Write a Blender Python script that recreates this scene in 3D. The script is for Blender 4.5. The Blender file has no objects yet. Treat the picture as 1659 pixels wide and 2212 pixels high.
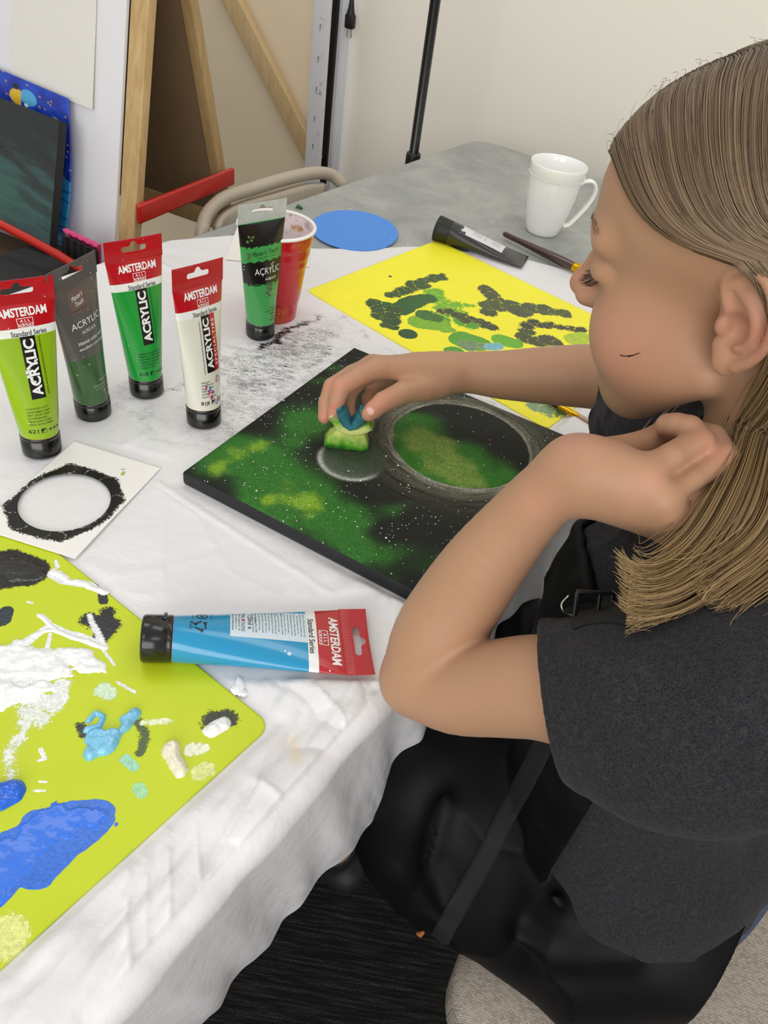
import bpy, bmesh, math, random
import numpy as np
from mathutils import Vector, Matrix
from mathutils.bvhtree import BVHTree
random.seed(7); rng = np.random.default_rng(7)
SC = bpy.context.scene
COL = SC.collection
# ------------------------------------------------------------------ camera
PW, PH, FPX = 1659.0, 2212.0, 1640.0
PITCH, ROLL = math.radians(41.6), math.radians(9.5)
CAM = np.array([0.0, 0.0, 1.229])
_r0 = np.array([1.0, 0, 0]); FWD = np.array([0, math.cos(PITCH), -math.sin(PITCH)])
_u0 = np.cross(_r0, FWD)
RGT = math.cos(ROLL)*_r0 + math.sin(ROLL)*_u0
UPV = -math.sin(ROLL)*_r0 + math.cos(ROLL)*_u0
cd = bpy.data.cameras.new('camera'); cam = bpy.data.objects.new('camera', cd); COL.objects.link(cam)
m = Matrix.Identity(4)
for i in range(3):
    m[i][0] = RGT[i]; m[i][1] = UPV[i]; m[i][2] = -FWD[i]; m[i][3] = CAM[i]
cam.matrix_world = m
cd.sensor_fit = 'VERTICAL'; cd.sensor_height = 34.6; cd.lens = 34.6*FPX/PH
cd.clip_start = 0.02; cd.clip_end = 50
SC.camera = cam
SC.view_settings.view_transform = 'Standard'
SC.view_settings.look = 'None'
SC.view_settings.gamma = 1.0
SC.view_settings.exposure = 0.0
SC.view_settings.use_curve_mapping = False
# ------------------------------------------------------------------ light
wd = bpy.data.worlds.new('room_light'); SC.world = wd; wd.use_nodes = True
wd.node_tree.nodes['Background'].inputs[0].default_value = (1.0, 0.985, 0.96, 1)
wd.node_tree.nodes['Background'].inputs[1].default_value = 0.58
def area(name, loc, sx, sy, power, col=(1, .985, .955)):
    l = bpy.data.lights.new(name, 'AREA'); l.shape = 'RECTANGLE'; l.size = sx; l.size_y = sy
    l.energy = power; l.color = col
    o = bpy.data.objects.new(name, l); o.location = loc; COL.objects.link(o); return o
area('ceiling_lamp', (-0.9, 1.35, 2.75), 1.2, 0.6, 7)
area('ceiling_lamp', (0.75, 1.1, 2.75), 1.2, 0.6, 6)
area('ceiling_lamp', (-0.9, -1.0, 2.75), 1.2, 0.6, 7)
area('ceiling_lamp', (1.4, -1.0, 2.75), 1.2, 0.6, 6)

fill_ = area('wall_fill', (-0.2, -2.6, 1.9), 3.6, 1.8, 72, (1, .985, .96))  # added fill behind the camera, brightens the walls; no real source
fill_.rotation_euler = (math.radians(80), 0, 0)

# ------------------------------------------------------------------ geometry helpers
def ray(px, py):
    return FWD + RGT*((px-PW/2)/FPX) - UPV*((py-PH/2)/FPX)
def P(px, py, d=None, z=None):
    """point of the place seen at a pixel: at depth d along the view axis, or on the level z"""
    r = ray(px, py)
    if z is not None: d = (z-CAM[2])/r[2]
    return CAM + r*d
def V(*a): return np.array(a, float)
def nrm(v): v = np.asarray(v, float); return v/np.linalg.norm(v)
def lin(h):
    h = h.lstrip('#'); c = [int(h[i:i+2], 16)/255 for i in (0, 2, 4)]
    return tuple(x/12.92 if x <= .04045 else ((x+.055)/1.055)**2.4 for x in c)
def lin4(h): return lin(h)+(1.0,)
def sstep(a, b, x):
    t = np.clip((x-a)/(b-a), 0, 1); return t*t*(3-2*t)
def _h(i, j, k, seed):
    n = (i*374761393 + j*668265263 + k*2147483647//7 + seed*1274126177) & 0x7fffffff
    n = ((n ^ (n >> 13))*1274126177) & 0x7fffffff
    return ((n ^ (n >> 16)) & 0xffff)/65535.0
def vnoise(X, Y, Z=0.0, seed=0):
    X = np.asarray(X, float); Y = np.asarray(Y, float); Z = np.asarray(Z, float)+0*X
    i = np.floor(X).astype(np.int64); j = np.floor(Y).astype(np.int64); k = np.floor(Z).astype(np.int64)
    fx, fy, fz = X-i, Y-j, Z-k
    fx = fx*fx*(3-2*fx); fy = fy*fy*(3-2*fy); fz = fz*fz*(3-2*fz)
    r = 0
    for a in (0, 1):
        for b in (0, 1):
            for c in (0, 1):
                r = r + _h(i+a, j+b, k+c, seed)*(fx if a else 1-fx)*(fy if b else 1-fy)*(fz if c else 1-fz)
    return r
def fbm(X, Y, Z=0.0, o=4, seed=0):
    r = 0; a = .5; s = 0
    for q in range(o):
        r = r + a*vnoise(np.asarray(X)*2**q, np.asarray(Y)*2**q, np.asarray(Z)*2**q, seed+q); s += a; a *= .5
    return r/s
def link(o, parent=None):
    COL.objects.link(o)
    if parent is not None: o.parent = parent
    return o
def mesh_obj(name, verts, faces, mats, parent=None, smooth=True, midx=None, loc=None):
    me = bpy.data.meshes.new(name)
    verts = np.asarray(verts, float)
    if parent is not None and loc is None: verts = verts - np.array(parent.get('_o', (0, 0, 0)))
    if loc is not None: verts = verts-np.asarray(loc)
    me.from_pydata([tuple(v) for v in verts], [], [tuple(int(q) for q in f) for f in faces])
    if not isinstance(mats, (list, tuple)): mats = [mats]
    for mt in mats: me.materials.append(mt)
    if midx is not None: me.polygons.foreach_set('material_index', np.asarray(midx, np.int32))
    if smooth is True: me.polygons.foreach_set('use_smooth', np.ones(len(me.polygons), bool))
    elif smooth is not False: me.polygons.foreach_set('use_smooth', np.asarray(smooth, bool))
    me.update()
    o = bpy.data.objects.new(name, me); link(o, parent)
    if loc is not None: o.location = loc
    return o
def tag(o, label=None, cat=None, group=None, kind=None):
    if label: o['label'] = label
    if cat: o['category'] = cat
    if group: o['group'] = group
    if kind: o['kind'] = kind
    return o
def thing(name, label, cat, loc=(0, 0, 0), group=None):
    o = bpy.data.objects.new(name, None); o.location = tuple(float(x) for x in loc); o.empty_display_size = .02
    COL.objects.link(o); o['_o'] = [float(x) for x in loc]
    return tag(o, label, cat, group)
class MB:
    """collects shapes for one mesh"""
    def __init__(s): s.v = []; s.f = []; s.m = []; s.sm = []
    def add(s, v, f, m=0, sm=True):
        o = len(s.v); s.v += [tuple(map(float, q)) for q in v]; s.f += [tuple(int(i)+o for i in q) for q in f]
        s.m += [m]*len(f); s.sm += [sm]*len(f); return s
    def grid(s, A, m=0, closeu=False, closev=False, sm=True, flip=False):
        A = np.asarray(A); nu, nv = A.shape[:2]; f = []
        for i in range(nu if closeu else nu-1):
            for j in range(nv if closev else nv-1):
                a, b, c, d = i*nv+j, ((i+1) % nu)*nv+j, ((i+1) % nu)*nv+(j+1) % nv, i*nv+(j+1) % nv
                f.append((a, d, c, b) if flip else (a, b, c, d))
        return s.add(A.reshape(-1, 3), f, m, sm)
    def box(s, c, ax, ay, az, m=0, sm=False):
        """c centre, ax/ay/az half-extent vectors"""
        c, ax, ay, az = map(np.asarray, (c, ax, ay, az))
        v = [c+i*ax+j*ay+k*az for i in (-1, 1) for j in (-1, 1) for k in (-1, 1)]
        return s.add(v, [(0, 1, 3, 2), (4, 6, 7, 5), (0, 4, 5, 1), (2, 3, 7, 6), (0, 2, 6, 4), (1, 5, 7, 3)], m, sm)
    def bbox(s, c, ax, ay, az, b=.003, m=0):
        """bevelled box: rounded rectangle lofted along az"""
        c, ax, ay, az = map(lambda q: np.asarray(q, float), (c, ax, ay, az))
        la, lb, lc = map(np.linalg.norm, (ax, ay, az)); ux, uy, uz = ax/la, ay/lb, az/lc
        b = min(b, la*.98, lb*.98, lc*.98)
        def ring(ins, h):
            r = []
            rb = max(b-ins, 1e-5)
            for q, (sx, sy) in enumerate(((1, 1), (-1, 1), (-1, -1), (1, -1))):
                for t in range(5):
                    a = math.pi/2*(q+t/4)
                    r.append(c+ux*(sx*(la-b)+rb*math.cos(a))+uy*(sy*(lb-b)+rb*math.sin(a))+uz*h)
            return r
        R = []
        for t in range(4):
            a = math.pi/2*t/3; R.append(ring(b*(1-math.sin(a)), -lc+b*(1-math.cos(a))))
        for t in range(4):
            a = math.pi/2*(1-t/3); R.append(ring(b*(1-math.sin(a)), lc-b*(1-math.cos(a))))
        n = len(R[0]); s.grid(R, m, closev=True, sm=True, flip=True)
        o = len(s.v)-n*len(R)
        s.f += [tuple(o+i for i in range(n))[::-1], tuple(o+n*(len(R)-1)+i for i in range(n))]; s.m += [m, m]; s.sm += [False, False]
        return s
    def tube(s, pts, rad, n=10, m=0, cap=True, flat=1.0, side=None):
        pts = [np.asarray(p, float) for p in pts]; k = len(pts)
        if np.isscalar(rad): rad = [rad]*k
        T = [nrm(pts[min(i+1, k-1)]-pts[max(i-1, 0)]) for i in range(k)]
        ref = np.asarray(side, float) if side is not None else (V(0, 0, 1) if abs(T[0][2]) < .9 else V(1, 0, 0))
        R = []
        for i in range(k):
            a = nrm(ref-T[i]*(ref@T[i])); b = np.cross(T[i], a)
            if side is None: ref = a
            R.append([pts[i]+rad[i]*(math.cos(q)*a+flat*math.sin(q)*b) for q in np.arange(n)*2*math.pi/n])
        s.grid(R, m, closev=True, flip=False)
        if cap:
            o = len(s.v)-n*k; s.f += [tuple(o+i for i in range(n))[::-1], tuple(o+n*(k-1)+i for i in range(n))]; s.m += [m, m]; s.sm += [False]*2
        return s
    def lathe(s, base, axis, prof, n=48, m=0, ref=(1, 0, 0)):
        axis = nrm(axis); a = np.asarray(ref, float); a = nrm(a-axis*(a@axis)); b = np.cross(axis, a)
        R = [[np.asarray(base)+axis*h+r*(math.cos(q)*a+math.sin(q)*b) for q in np.arange(n)*2*math.pi/n] for r, h in prof]
        return s.grid(R, m, closev=True, flip=True)
    def poly(s, pts, up, th, m=0):
        """flat plate from an outline, thickness th along up"""
        pts = [np.asarray(p, float) for p in pts]; n = len(pts); up = np.asarray(up, float)
        nn = sum(np.cross(pts[i]-pts[0], pts[(i+1) % n]-pts[0]) for i in range(n))
        if nn@up < 0: pts = pts[::-1]
        v = [p+up*th for p in pts]+pts
        return s.add(v, [tuple(range(n)), tuple(range(2*n-1, n-1, -1))]+[(i, i+n, (i+1) % n+n, (i+1) % n) for i in range(n)], m, False)
    def build(s, name, mats, parent=None, loc=None):
        return mesh_obj(name, s.v, s.f, mats, parent, s.sm, s.m, loc)
def catmull(pts, n=8):
    p = [np.asarray(q, float) for q in pts]; p = [2*p[0]-p[1]]+p+[2*p[-1]-p[-2]]; r = []
    for i in range(1, len(p)-2):
        for t in np.arange(n)/n:
            r.append(.5*((2*p[i])+(-p[i-1]+p[i+1])*t+(2*p[i-1]-5*p[i]+4*p[i+1]-p[i+2])*t*t+(-p[i-1]+3*p[i]-3*p[i+1]+p[i+2])*t**3))
    r.append(p[-2]); return r
def cattr(o, name, rgb, alpha=None):
    me = o.data; n = len(me.vertices); a = me.color_attributes.new(name, 'FLOAT_COLOR', 'POINT')
    c = np.ones((n, 4), np.float32); c[:, :3] = rgb
    if alpha is not None: c[:, 3] = alpha
    a.data.foreach_set('color', c.ravel())
def fattr(o, name, val):
    a = o.data.attributes.new(name, 'FLOAT', 'POINT'); a.data.foreach_set('value', np.asarray(val, np.float32).ravel())
# ------------------------------------------------------------------ material helpers
class NT:
    def __init__(s, name):
        s.m = bpy.data.materials.new(name); s.m.use_nodes = True; s.t = s.m.node_tree
        s.b = s.t.nodes['Principled BSDF']; s.tc = None
    def n(s, typ, **k):
        x = s.t.nodes.new(typ)
        for a, b in k.items(): setattr(x, a, b)
        return x
    def l(s, a, b): s.t.links.new(a, b)
    def co(s, scale=None, kind='Object'):
        if s.tc is None: s.tc = s.n('ShaderNodeTexCoord')
        if scale is None: return s.tc.outputs[kind]
        mp = s.n('ShaderNodeMapping'); s.l(s.tc.outputs[kind], mp.inputs[0])
        mp.inputs['Scale'].default_value = scale if hasattr(scale, '__len__') else (scale,)*3
        return mp.outputs[0]
    def noise(s, scale, detail=3, rough=.5, vec=None, dist=0):
        x = s.n('ShaderNodeTexNoise'); x.inputs['Scale'].default_value = scale; x.inputs['Detail'].default_value = detail
        x.inputs['Roughness'].default_value = rough; x.inputs['Distortion'].default_value = dist
        s.l(vec if vec is not None else s.co(), x.inputs['Vector']); return x.outputs[0]
    def ramp(s, fac, stops):
        x = s.n('ShaderNodeValToRGB'); e = x.color_ramp.elements
        while len(e) < len(stops): e.new(.5)
        for q, (p, c) in zip(e, stops):
            q.position = p; q.color = c if hasattr(c, '__len__') else (c, c, c, 1)
        s.l(fac, x.inputs[0]); return x.outputs[0]
    def math(s, op, a, b=0.0, c=None, clamp=False):
        x = s.n('ShaderNodeMath', operation=op, use_clamp=clamp)
        for i, q in enumerate((a, b, c)):
            if q is None: continue
            if hasattr(q, 'is_linked') or hasattr(q, 'node'): s.l(q, x.inputs[i])
            else: x.inputs[i].default_value = q
        return x.outputs[0]
    def mix(s, f, a, b):
        x = s.n('ShaderNodeMix', data_type='RGBA')
        for i, q in ((0, f), (6, a), (7, b)):
            if hasattr(q, 'node'): s.l(q, x.inputs[i])
            else: x.inputs[i].default_value = q
        return x.outputs[2]
    def attr(s, name):
        x = s.n('ShaderNodeAttribute'); x.attribute_name = name; return x
    def bump(s, h, strength=.3, dist=.001):
        x = s.n('ShaderNodeBump'); x.inputs['Strength'].default_value = strength; x.inputs['Distance'].default_value = dist
        s.l(h, x.inputs['Height']); s.l(x.outputs[0], s.b.inputs['Normal']); return x
    def set(s, **k):
        nm = dict(rough='Roughness', metal='Metallic', spec='Specular IOR Level', coat='Coat Weight', coatr='Coat Roughness', sheen='Sheen Weight',
                  sss='Subsurface Weight', trans='Transmission Weight', ior='IOR', alpha='Alpha', aniso='Anisotropic')
        for a, b in k.items():
            i = s.b.inputs[nm[a]]
            if hasattr(b, 'node'): s.l(b, i)
            else: i.default_value = b
        return s
    def color(s, c):
        i = s.b.inputs['Base Color']
        if hasattr(c, 'node'): s.l(c, i)
        else: i.default_value = c
        return s
def specks(t, base, col=(.85, .85, .85, 1), scale=260, dens=.12, size=.22, vec=None, densnode=None):
    """fine spattered paint dots: random voronoi cells hold a dot"""
    v = t.n('ShaderNodeTexVoronoi'); v.inputs['Scale'].default_value = scale
    t.l(vec if vec is not None else t.co(), v.inputs['Vector'])
    sp = t.n('ShaderNodeSeparateColor'); t.l(v.outputs['Color'], sp.inputs[0])
    th = densnode if densnode is not None else dens
    on = t.math('LESS_THAN', sp.outputs[0], th)
    rad = t.math('MULTIPLY_ADD', sp.outputs[1], size*.8, size*.35)
    dot = t.math('LESS_THAN', v.outputs['Distance'], rad)
    f = t.math('MULTIPLY', on, dot)
    return t.mix(f, base, col)
MATS = {}
def mat(name, col, rough=.5, noise=0.0, nscale=30, metal=0, coat=0, bump=0, bscale=200, speck=0, sss=0, spec=.5, sheen=0, coatr=.1):
    if name in MATS: return MATS[name]
    t = NT(name); c = lin4(col) if isinstance(col, str) else col
    out = c
    if noise:
        out = t.ramp(t.noise(nscale, 5, .6), [(.3, tuple(x*(1-noise) for x in c[:3])+(1,)), (.7, tuple(min(1, x*(1+noise)) for x in c[:3])+(1,))])
    if speck: out = specks(t, out, dens=speck, scale=330, size=.2)
    t.color(out).set(rough=rough, metal=metal, coat=coat, coatr=coatr, spec=spec, sheen=sheen)
    if sss: t.set(sss=sss); t.b.inputs['Subsurface Radius'].default_value = (.01, .005, .003)
    if bump: t.bump(t.noise(bscale, 3), bump, .001)
    MATS[name] = t.m; return t.m
def painted(name, base, rough=.45, nscale=900, bump=.25, dots=0, dotcol=(.85, .85, .85, 1), basen=0, coat=0.0, wet=.28):
    """surface with paint daubs stored in attributes: paint rgb, alpha = coverage, 'dry' = how broken up the edge is"""
    t = NT(name); a = t.attr('paint'); d = t.attr('dry')
    b = lin4(base) if isinstance(base, str) else base
    if basen:
        b = t.ramp(t.noise(14, 6, .65), [(.25, tuple(x*(1-basen) for x in b[:3])+(1,)), (.75, tuple(min(1, x*(1+basen)) for x in b[:3])+(1,))])
    nz = t.noise(nscale, 4, .65); nz2 = t.noise(nscale*.35, 3, .6)
    nn = t.math('ADD', t.math('MULTIPLY', t.math('SUBTRACT', nz, .5), .7), t.math('MULTIPLY', t.math('SUBTRACT', nz2, .5), .6))
    cov = t.math('MULTIPLY_ADD', nn, t.math('MULTIPLY', d.outputs['Fac'], 2.4), a.outputs['Alpha'])
    f = t.n('ShaderNodeMapRange', interpolation_type='SMOOTHSTEP'); f.inputs[1].default_value = .44; f.inputs[2].default_value = .56
    t.l(cov, f.inputs[0]); f = f.outputs[0]
    hs = t.n('ShaderNodeHueSaturation'); t.l(a.outputs['Color'], hs.inputs['Color']); t.l(t.math('MULTIPLY_ADD', t.math('ADD', nz2, nz), .9, .1), hs.inputs['Value']); pv = hs.outputs[0]
    c = t.mix(f, b, pv)
    if dots: c = specks(t, c, col=dotcol, dens=dots, scale=200, size=.2)
    t.color(c).set(rough=t.math('MULTIPLY_ADD', f, wet-rough, rough), coat=coat)
    t.bump(t.math('MULTIPLY', f, t.math('MULTIPLY_ADD', nz2, .8, .4)), bump, .0006)
    return t.m
def daubs(X, Y, layers, seed=0):
    """layers: (rgb hex, points [(x,y,r)...], edge softness, warp, dry) -> rgb, coverage, dry per point"""
    n = X.shape; rgb = np.zeros(n+(3,)); cov = np.zeros(n); dry = np.zeros(n)
    for q, L in enumerate(layers):
        hexc, pts, edge, warp, dr = L[:5]
        wx = (fbm(X*45, Y*45, o=4, seed=seed+q*7)-.5)*warp; wy = (fbm(X*45+9, Y*45+5, o=4, seed=seed+q*7+3)-.5)*warp
        x, y = X+wx, Y+wy
        dd = np.full(n, 9.0)
        if len(pts) == 1: pts = [pts[0], pts[0]]
        for (ax, ay, ar), (bx, by, br) in zip(pts[:-1], pts[1:]):
            vx, vy = bx-ax, by-ay; t = np.clip(((x-ax)*vx+(y-ay)*vy)/(vx*vx+vy*vy+1e-12), 0, 1)
            dd = np.minimum(dd, np.hypot(x-ax-t*vx, y-ay-t*vy)-(ar+(br-ar)*t))
        if len(L) > 5: dd = np.maximum(dd, L[5](X, Y))
        c = np.clip(.5-dd/edge, 0, 1)
        take = (c >= cov*.999) | (c > .5)
        take &= c > 0.0
        tt = np.clip(c*2, 0, 1)
        col = np.array(lin(hexc))
        rgb[take] = col; dry[take] = dr; cov = np.where(take, np.where(c > .5, c, np.maximum(c, cov)), cov)
    return rgb, cov, dry
# ------------------------------------------------------------------ setting
ED = nrm(V(.488, .873, 0))       # along the table's long side (away from the camera)
EN = V(-.873, .488, 0)           # across the table, towards the far-left long side
TZ = 0.74
def carpet():
    t = NT('carpet'); c = t.co((1, 1, 1))
    mp = t.n('ShaderNodeMapping'); t.l(t.co(), mp.inputs[0]); mp.inputs['Rotation'].default_value = (0, 0, math.radians(28))
    mp.inputs['Scale'].default_value = (3, 60, 1)
    n1 = t.noise(4, 3, .6, mp.outputs[0]); n2 = t.noise(420, 3, .7); n3 = t.noise(70, 2, .5)
    a = t.math('MULTIPLY', t.ramp(n1, [(.45, 0), (.68, 1)]), t.ramp(n2, [(.4, 0), (.66, 1)]))
    t.color(t.mix(a, (.0095, .0095, .0098, 1), (.085, .082, .078, 1))).set(rough=.95, spec=.15)
    t.bump(t.math('ADD', n2, n1), .8, .003); return t.m
mesh_obj('floor', [(-6, -4, 0), (6, -4, 0), (6, 6, 0), (-6, 6, 0)], [(0, 1, 2, 3)], carpet(), smooth=False)['kind'] = 'structure'
T0 = V(.072, 1.863, 0)
WD = nrm(V(.93, -.40, 0)); WN = np.array([WD[1], -WD[0], 0])   # wall direction and its normal (towards room: -)
W0 = T0 + V(.10, .22, 0)
WALLN = nrm(V(-.40, -.93, 0))
def wallmat(name, c1):
    t = NT(name); n1 = t.noise(220, 4, .6); n2 = t.noise(1.5, 2)
    c = lin4(c1); t.color(t.mix(t.math('MULTIPLY', n2, .25), c, tuple(x*.93 for x in c[:3])+(1,))).set(rough=.75, spec=.25)
    t.bump(n1, .25, .0015); return t.m
def wall(name, a, b, th, mt, h=2.9):
    mb = MB(); n = nrm(np.cross(b-a, V(0, 0, 1)));
    mb.box((a+b)/2+V(0, 0, h/2)+n*th/2*0, (b-a)/2, n*th/2, V(0, 0, h/2)); o = mb.build(name, mt); o['kind'] = 'structure'; return o
wj = P(742, 200, z=1.0); 
# the long back wall, and a beige stretch set a little in front of it on the left
def wpt(s, off=0): return W0+WD*s+WALLN*off
def on_plane(px, py, p0, n):
    r = ray(px, py); t = ((p0-CAM)@n)/(r@n); return CAM+r*t
J = on_plane(745, 200, W0, WALLN); sJ = (J-W0)@WD
wall('wall_back', wpt(sJ-.05), wpt(3.2), .06, wallmat('wall_paint', '#f5f0e3'))
wall('wall_left', wpt(-4.0, .02), wpt(sJ-.045, .02), .09, wallmat('beige_wall', '#f3e2c3'))
# ------------------------------------------------------------------ folding table
def tabmat():
    t = NT('grey_tabletop'); n1 = t.noise(9, 6, .7, dist=.6); n2 = t.noise(55, 5, .7); n3 = t.noise(130, 4, .6)
    c = t.ramp(n1, [(.30, lin4('#8b8e8c')), (.55, lin4('#a3a5a1')), (.75, lin4('#b4b5b0'))])
    c = t.mix(t.ramp(n2, [(.60, 0), (.72, .55)]), c, lin4('#c6c7c4'))
    c = t.mix(t.ramp(t.noise(23, 5, .7), [(.66, 0), (.74, .5)]), c, lin4('#9c9483'))
    c = specks(t, c, scale=60, dens=.05, size=.10)
    t.color(c).set(rough=.5); t.bump(n3, .25, .001); return t.m
tbl = thing('folding_table', 'long grey paint-stained table under the white plastic sheet', 'table', (-.25, .9, 0))
TW = .695; TL = 1.83
c0 = T0+V(0, 0, 0)
def tp(s, t, z=TZ):     # s back from the far end, t across from the far-left side towards the girl
    return T0 - ED*s - EN*t + V(0, 0, z)
def rrect(s0, s1, t0, t1, r, z, k=6):
    out = []
    for q, (cs, ct) in enumerate(((s1-r, t1-r), (s0+r, t1-r), (s0+r, t0+r), (s1-r, t0+r))):
        for i in range(k+1):
            a = math.pi/2*(q+i/k); out.append(tp(cs+r*math.cos(a), ct+r*math.sin(a), z))
    return out
mb = MB(); rings = []
for ins, z in ((.004, TZ-.045), (0, TZ-.041), (0, TZ-.006), (.002, TZ-.002), (.006, TZ)):
    rings.append(rrect(0+ins, TL-ins, ins, TW-ins, .05, z))
mb.grid(rings, closev=True, flip=True); n = len(rings[0])
mb.f += [tuple(len(mb.v)-n+i for i in range(n))[::-1], tuple(range(n))]; mb.m += [0, 0]; mb.sm += [False]*2
mb.build('tabletop', tabmat(), tbl)
gm = mat('grey_leg_metal', '#6d6d6d', .4, metal=.6)
for s_, t_ in ((.28, .1), (.28, TW-.1), (TL-.28, .1), (TL-.28, TW-.1)):
    b = MB(); b.tube([tp(s_, t_, .006), tp(s_, t_, TZ-.045)], .014, 12); b.lathe(tp(s_, t_, 0), (0, 0, 1), [(0, 0), (.018, 0), (.018, .012), (.0, .012)], 12)
    b.build('leg', gm, tbl)
# ------------------------------------------------------------------ plastic sheet
def clothmat():
    t = NT('white_plastic_sheet'); n1 = t.noise(3.0, 3, .5); n2 = t.noise(34, 5, .6, dist=2.5); sm = t.attr('smear'); wet = t.attr('stain')
    c = t.mix(t.math('MULTIPLY', n1, .5), lin4('#e9e8e9'), lin4('#dddde0'))
    c = t.mix(t.ramp(t.noise(9, 3, .5), [(.60, 0), (.80, .35)]), c, lin4('#e4d7d8'))
    c = t.mix(wet.outputs['Fac'], c, lin4('#efe0b4'))
    # dragged black paint
    mp = t.n('ShaderNodeMapping'); t.l(t.co(), mp.inputs[0]); mp.inputs['Rotation'].default_value = (0, 0, math.radians(-40)); mp.inputs['Scale'].default_value = (1, 3.4, 1)
    s1 = t.noise(70, 6, .72, mp.outputs[0], dist=1.2)
    s2 = t.noise(420, 4, .7)
    # thin broken veins where the noise crosses its middle value
    vein = t.math('ABSOLUTE', t.math('SUBTRACT', s1, .5))
    vv = t.math('SUBTRACT', 1.0, t.math('MULTIPLY', vein, 20.0), clamp=True)
    vv = t.math('MULTIPLY', vv, t.ramp(t.noise(60, 4, .6), [(.42, 0), (.6, 1)]))
    solid = t.math('MULTIPLY_ADD', t.math('SUBTRACT', s2, .5), .9, t.math('MULTIPLY', t.math('SUBTRACT', s1, .5), 1.2))
    f1 = t.math('MULTIPLY', vv, t.math('MULTIPLY', sm.outputs['Fac'], 1.5, clamp=True), clamp=True)
    f2 = t.ramp(t.math('ADD', solid, sm.outputs['Fac']), [(.62, 0), (.95, 1)])
    c = t.mix(t.math('MAXIMUM', f1, f2), c, (.012, .01, .012, 1))
    c = specks(t, c, scale=90, dens=.03, size=.06, col=(.95, .95, .95, 1))
    t.color(c).set(rough=.30, spec=.4)
    t.bump(t.math('ADD', t.math('MULTIPLY', n2, .8), t.math('MULTIPLY', t.noise(90, 2), .6)), .22, .003)
    return t.m
ns, nt = 760, 400
s = np.linspace(.60, 1.93, ns)[:, None]; w = np.concatenate([np.linspace(-.16, -.02, 30), np.linspace(-.015, TW-.03, 190), np.linspace(TW-.028, TW+.19, nt-220)])[None, :]
S, Wd = np.broadcast_arrays(s, w)
farpx = [(300, 515), (350, 524), (500, 512), (560, 516), (680, 541), (780, 541), (900, 535), (1000, 545), (1130, 562), (1270, 600), (1400, 640)]
ft = []; fs = []
for a, b in farpx:
    q = P(a, b, z=TZ)-T0; ft.append(-(q@EN)); fs.append(-(q@ED))
ordr = np.argsort(ft); ft = np.array(ft)[ordr]; fs = np.array(fs)[ordr]
s_start = np.interp(Wd, ft, fs)
SS = s_start + (S-.60)*(1.93-s_start)/(1.93-.60)
# profile over both long edges: flat, rounded bend, then hanging
r0 = .012
def prof(u):        # u beyond the edge along the sheet -> (outward, down)
    b = r0*math.pi/2
    a = np.clip(u/r0, 0, math.pi/2)
    return np.where(u < 0, u, r0*np.sin(a)), np.where(u < 0, 0, r0*(1-np.cos(a))+np.maximum(u-b, 0))
uo, ud = prof(Wd-TW); lo, ld = prof(-Wd)
out = np.where(Wd > TW/2, TW+uo, -lo); down = np.where(Wd > TW/2, ud, ld)
hang = np.clip((Wd-TW+.03)/.20, 0, 1)
near = sstep(.95, 1.35, SS)*1.0
f1 = np.sin((SS*52+Wd*26)+3.0*fbm(SS*6, Wd*5, seed=3))+.5*np.sin(SS*121+Wd*30+4*fbm(SS*9, Wd*3, seed=5))
f2 = fbm(SS*16+Wd*6, Wd*5, seed=9)*2-1
edgefold = np.exp(-((Wd-TW+.02)/.06)**2)
out = out + hang*(.0045*f1+.010*f2+.004)
Z = TZ+.0018-down
top = sstep(TW+.005, TW-.02, Wd)*sstep(-.02, .02, Wd)
Z = Z + edgefold*(.0028*(f1*.6+f2)+.002)*sstep(TW+.03, TW, Wd)
g1 = fbm(SS*5, Wd*5, seed=21); crease = np.exp(-((SS-1.30)/.0035)**2)+np.exp(-((Wd-.33)/.0035)**2)+np.exp(-((Wd-.58)/.003)**2)*.7+np.exp(-((SS-.98)/.0035)**2)
Z = Z + top*(np.abs(fbm(SS*9+Wd*4, Wd*9, seed=33)-.5)*.0035 + .0009*crease + .0022*sstep(1.45, 1.75, SS)*np.abs(np.sin(SS*28-Wd*60+3*g1)))
XYZ = T0+V(0, 0, 0) - ED*SS[..., None] - EN*out[..., None]; XYZ[..., 2] = Z
def fold(pts, w, amp):
    global Z
    q = [P(a, b, z=TZ) for a, b in pts]; d_ = np.full(XYZ.shape[:2], 9.); sg = np.zeros(XYZ.shape[:2])
    for a, b in zip(q[:-1], q[1:]):
        v = (b-a)[:2]; X_, Y_ = XYZ[..., 0]-a[0], XYZ[..., 1]-a[1]; t_ = np.clip((X_*v[0]+Y_*v[1])/(v@v), 0, 1); dd = np.hypot(X_-t_*v[0], Y_-t_*v[1]); k = dd < d_; d_ = np.where(k, dd, d_); sg = np.where(k, np.sign(X_*v[1]-Y_*v[0]), sg)
    Z = Z + amp*np.exp(-np.abs(d_)/w)*np.where(sg > 0, 1, .55)*np.where(down > 0, 0, 1)
fold([(283, 1860), (280, 1980), (288, 2100), (278, 2212)], .004, .0032)
fold([(318, 1830), (322, 1980), (318, 2212)], .003, .0018)
fold([(365, 1785), (372, 1930), (370, 2060), (350, 2212)], .004, .0034)
fold([(425, 1720), (430, 1850), (445, 1990), (430, 2100)], .004, .0022)
fold([(180, 960), (430, 1120), (500, 1240), (640, 1310)], .005, .0006); fold([(350, 1020), (352, 1240)], .003, .0008); fold([(352, 1240), (355, 1310)], .003, .0008); fold([(250, 1245), (350, 1232), (470, 1200)], .003, .0006)
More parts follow.
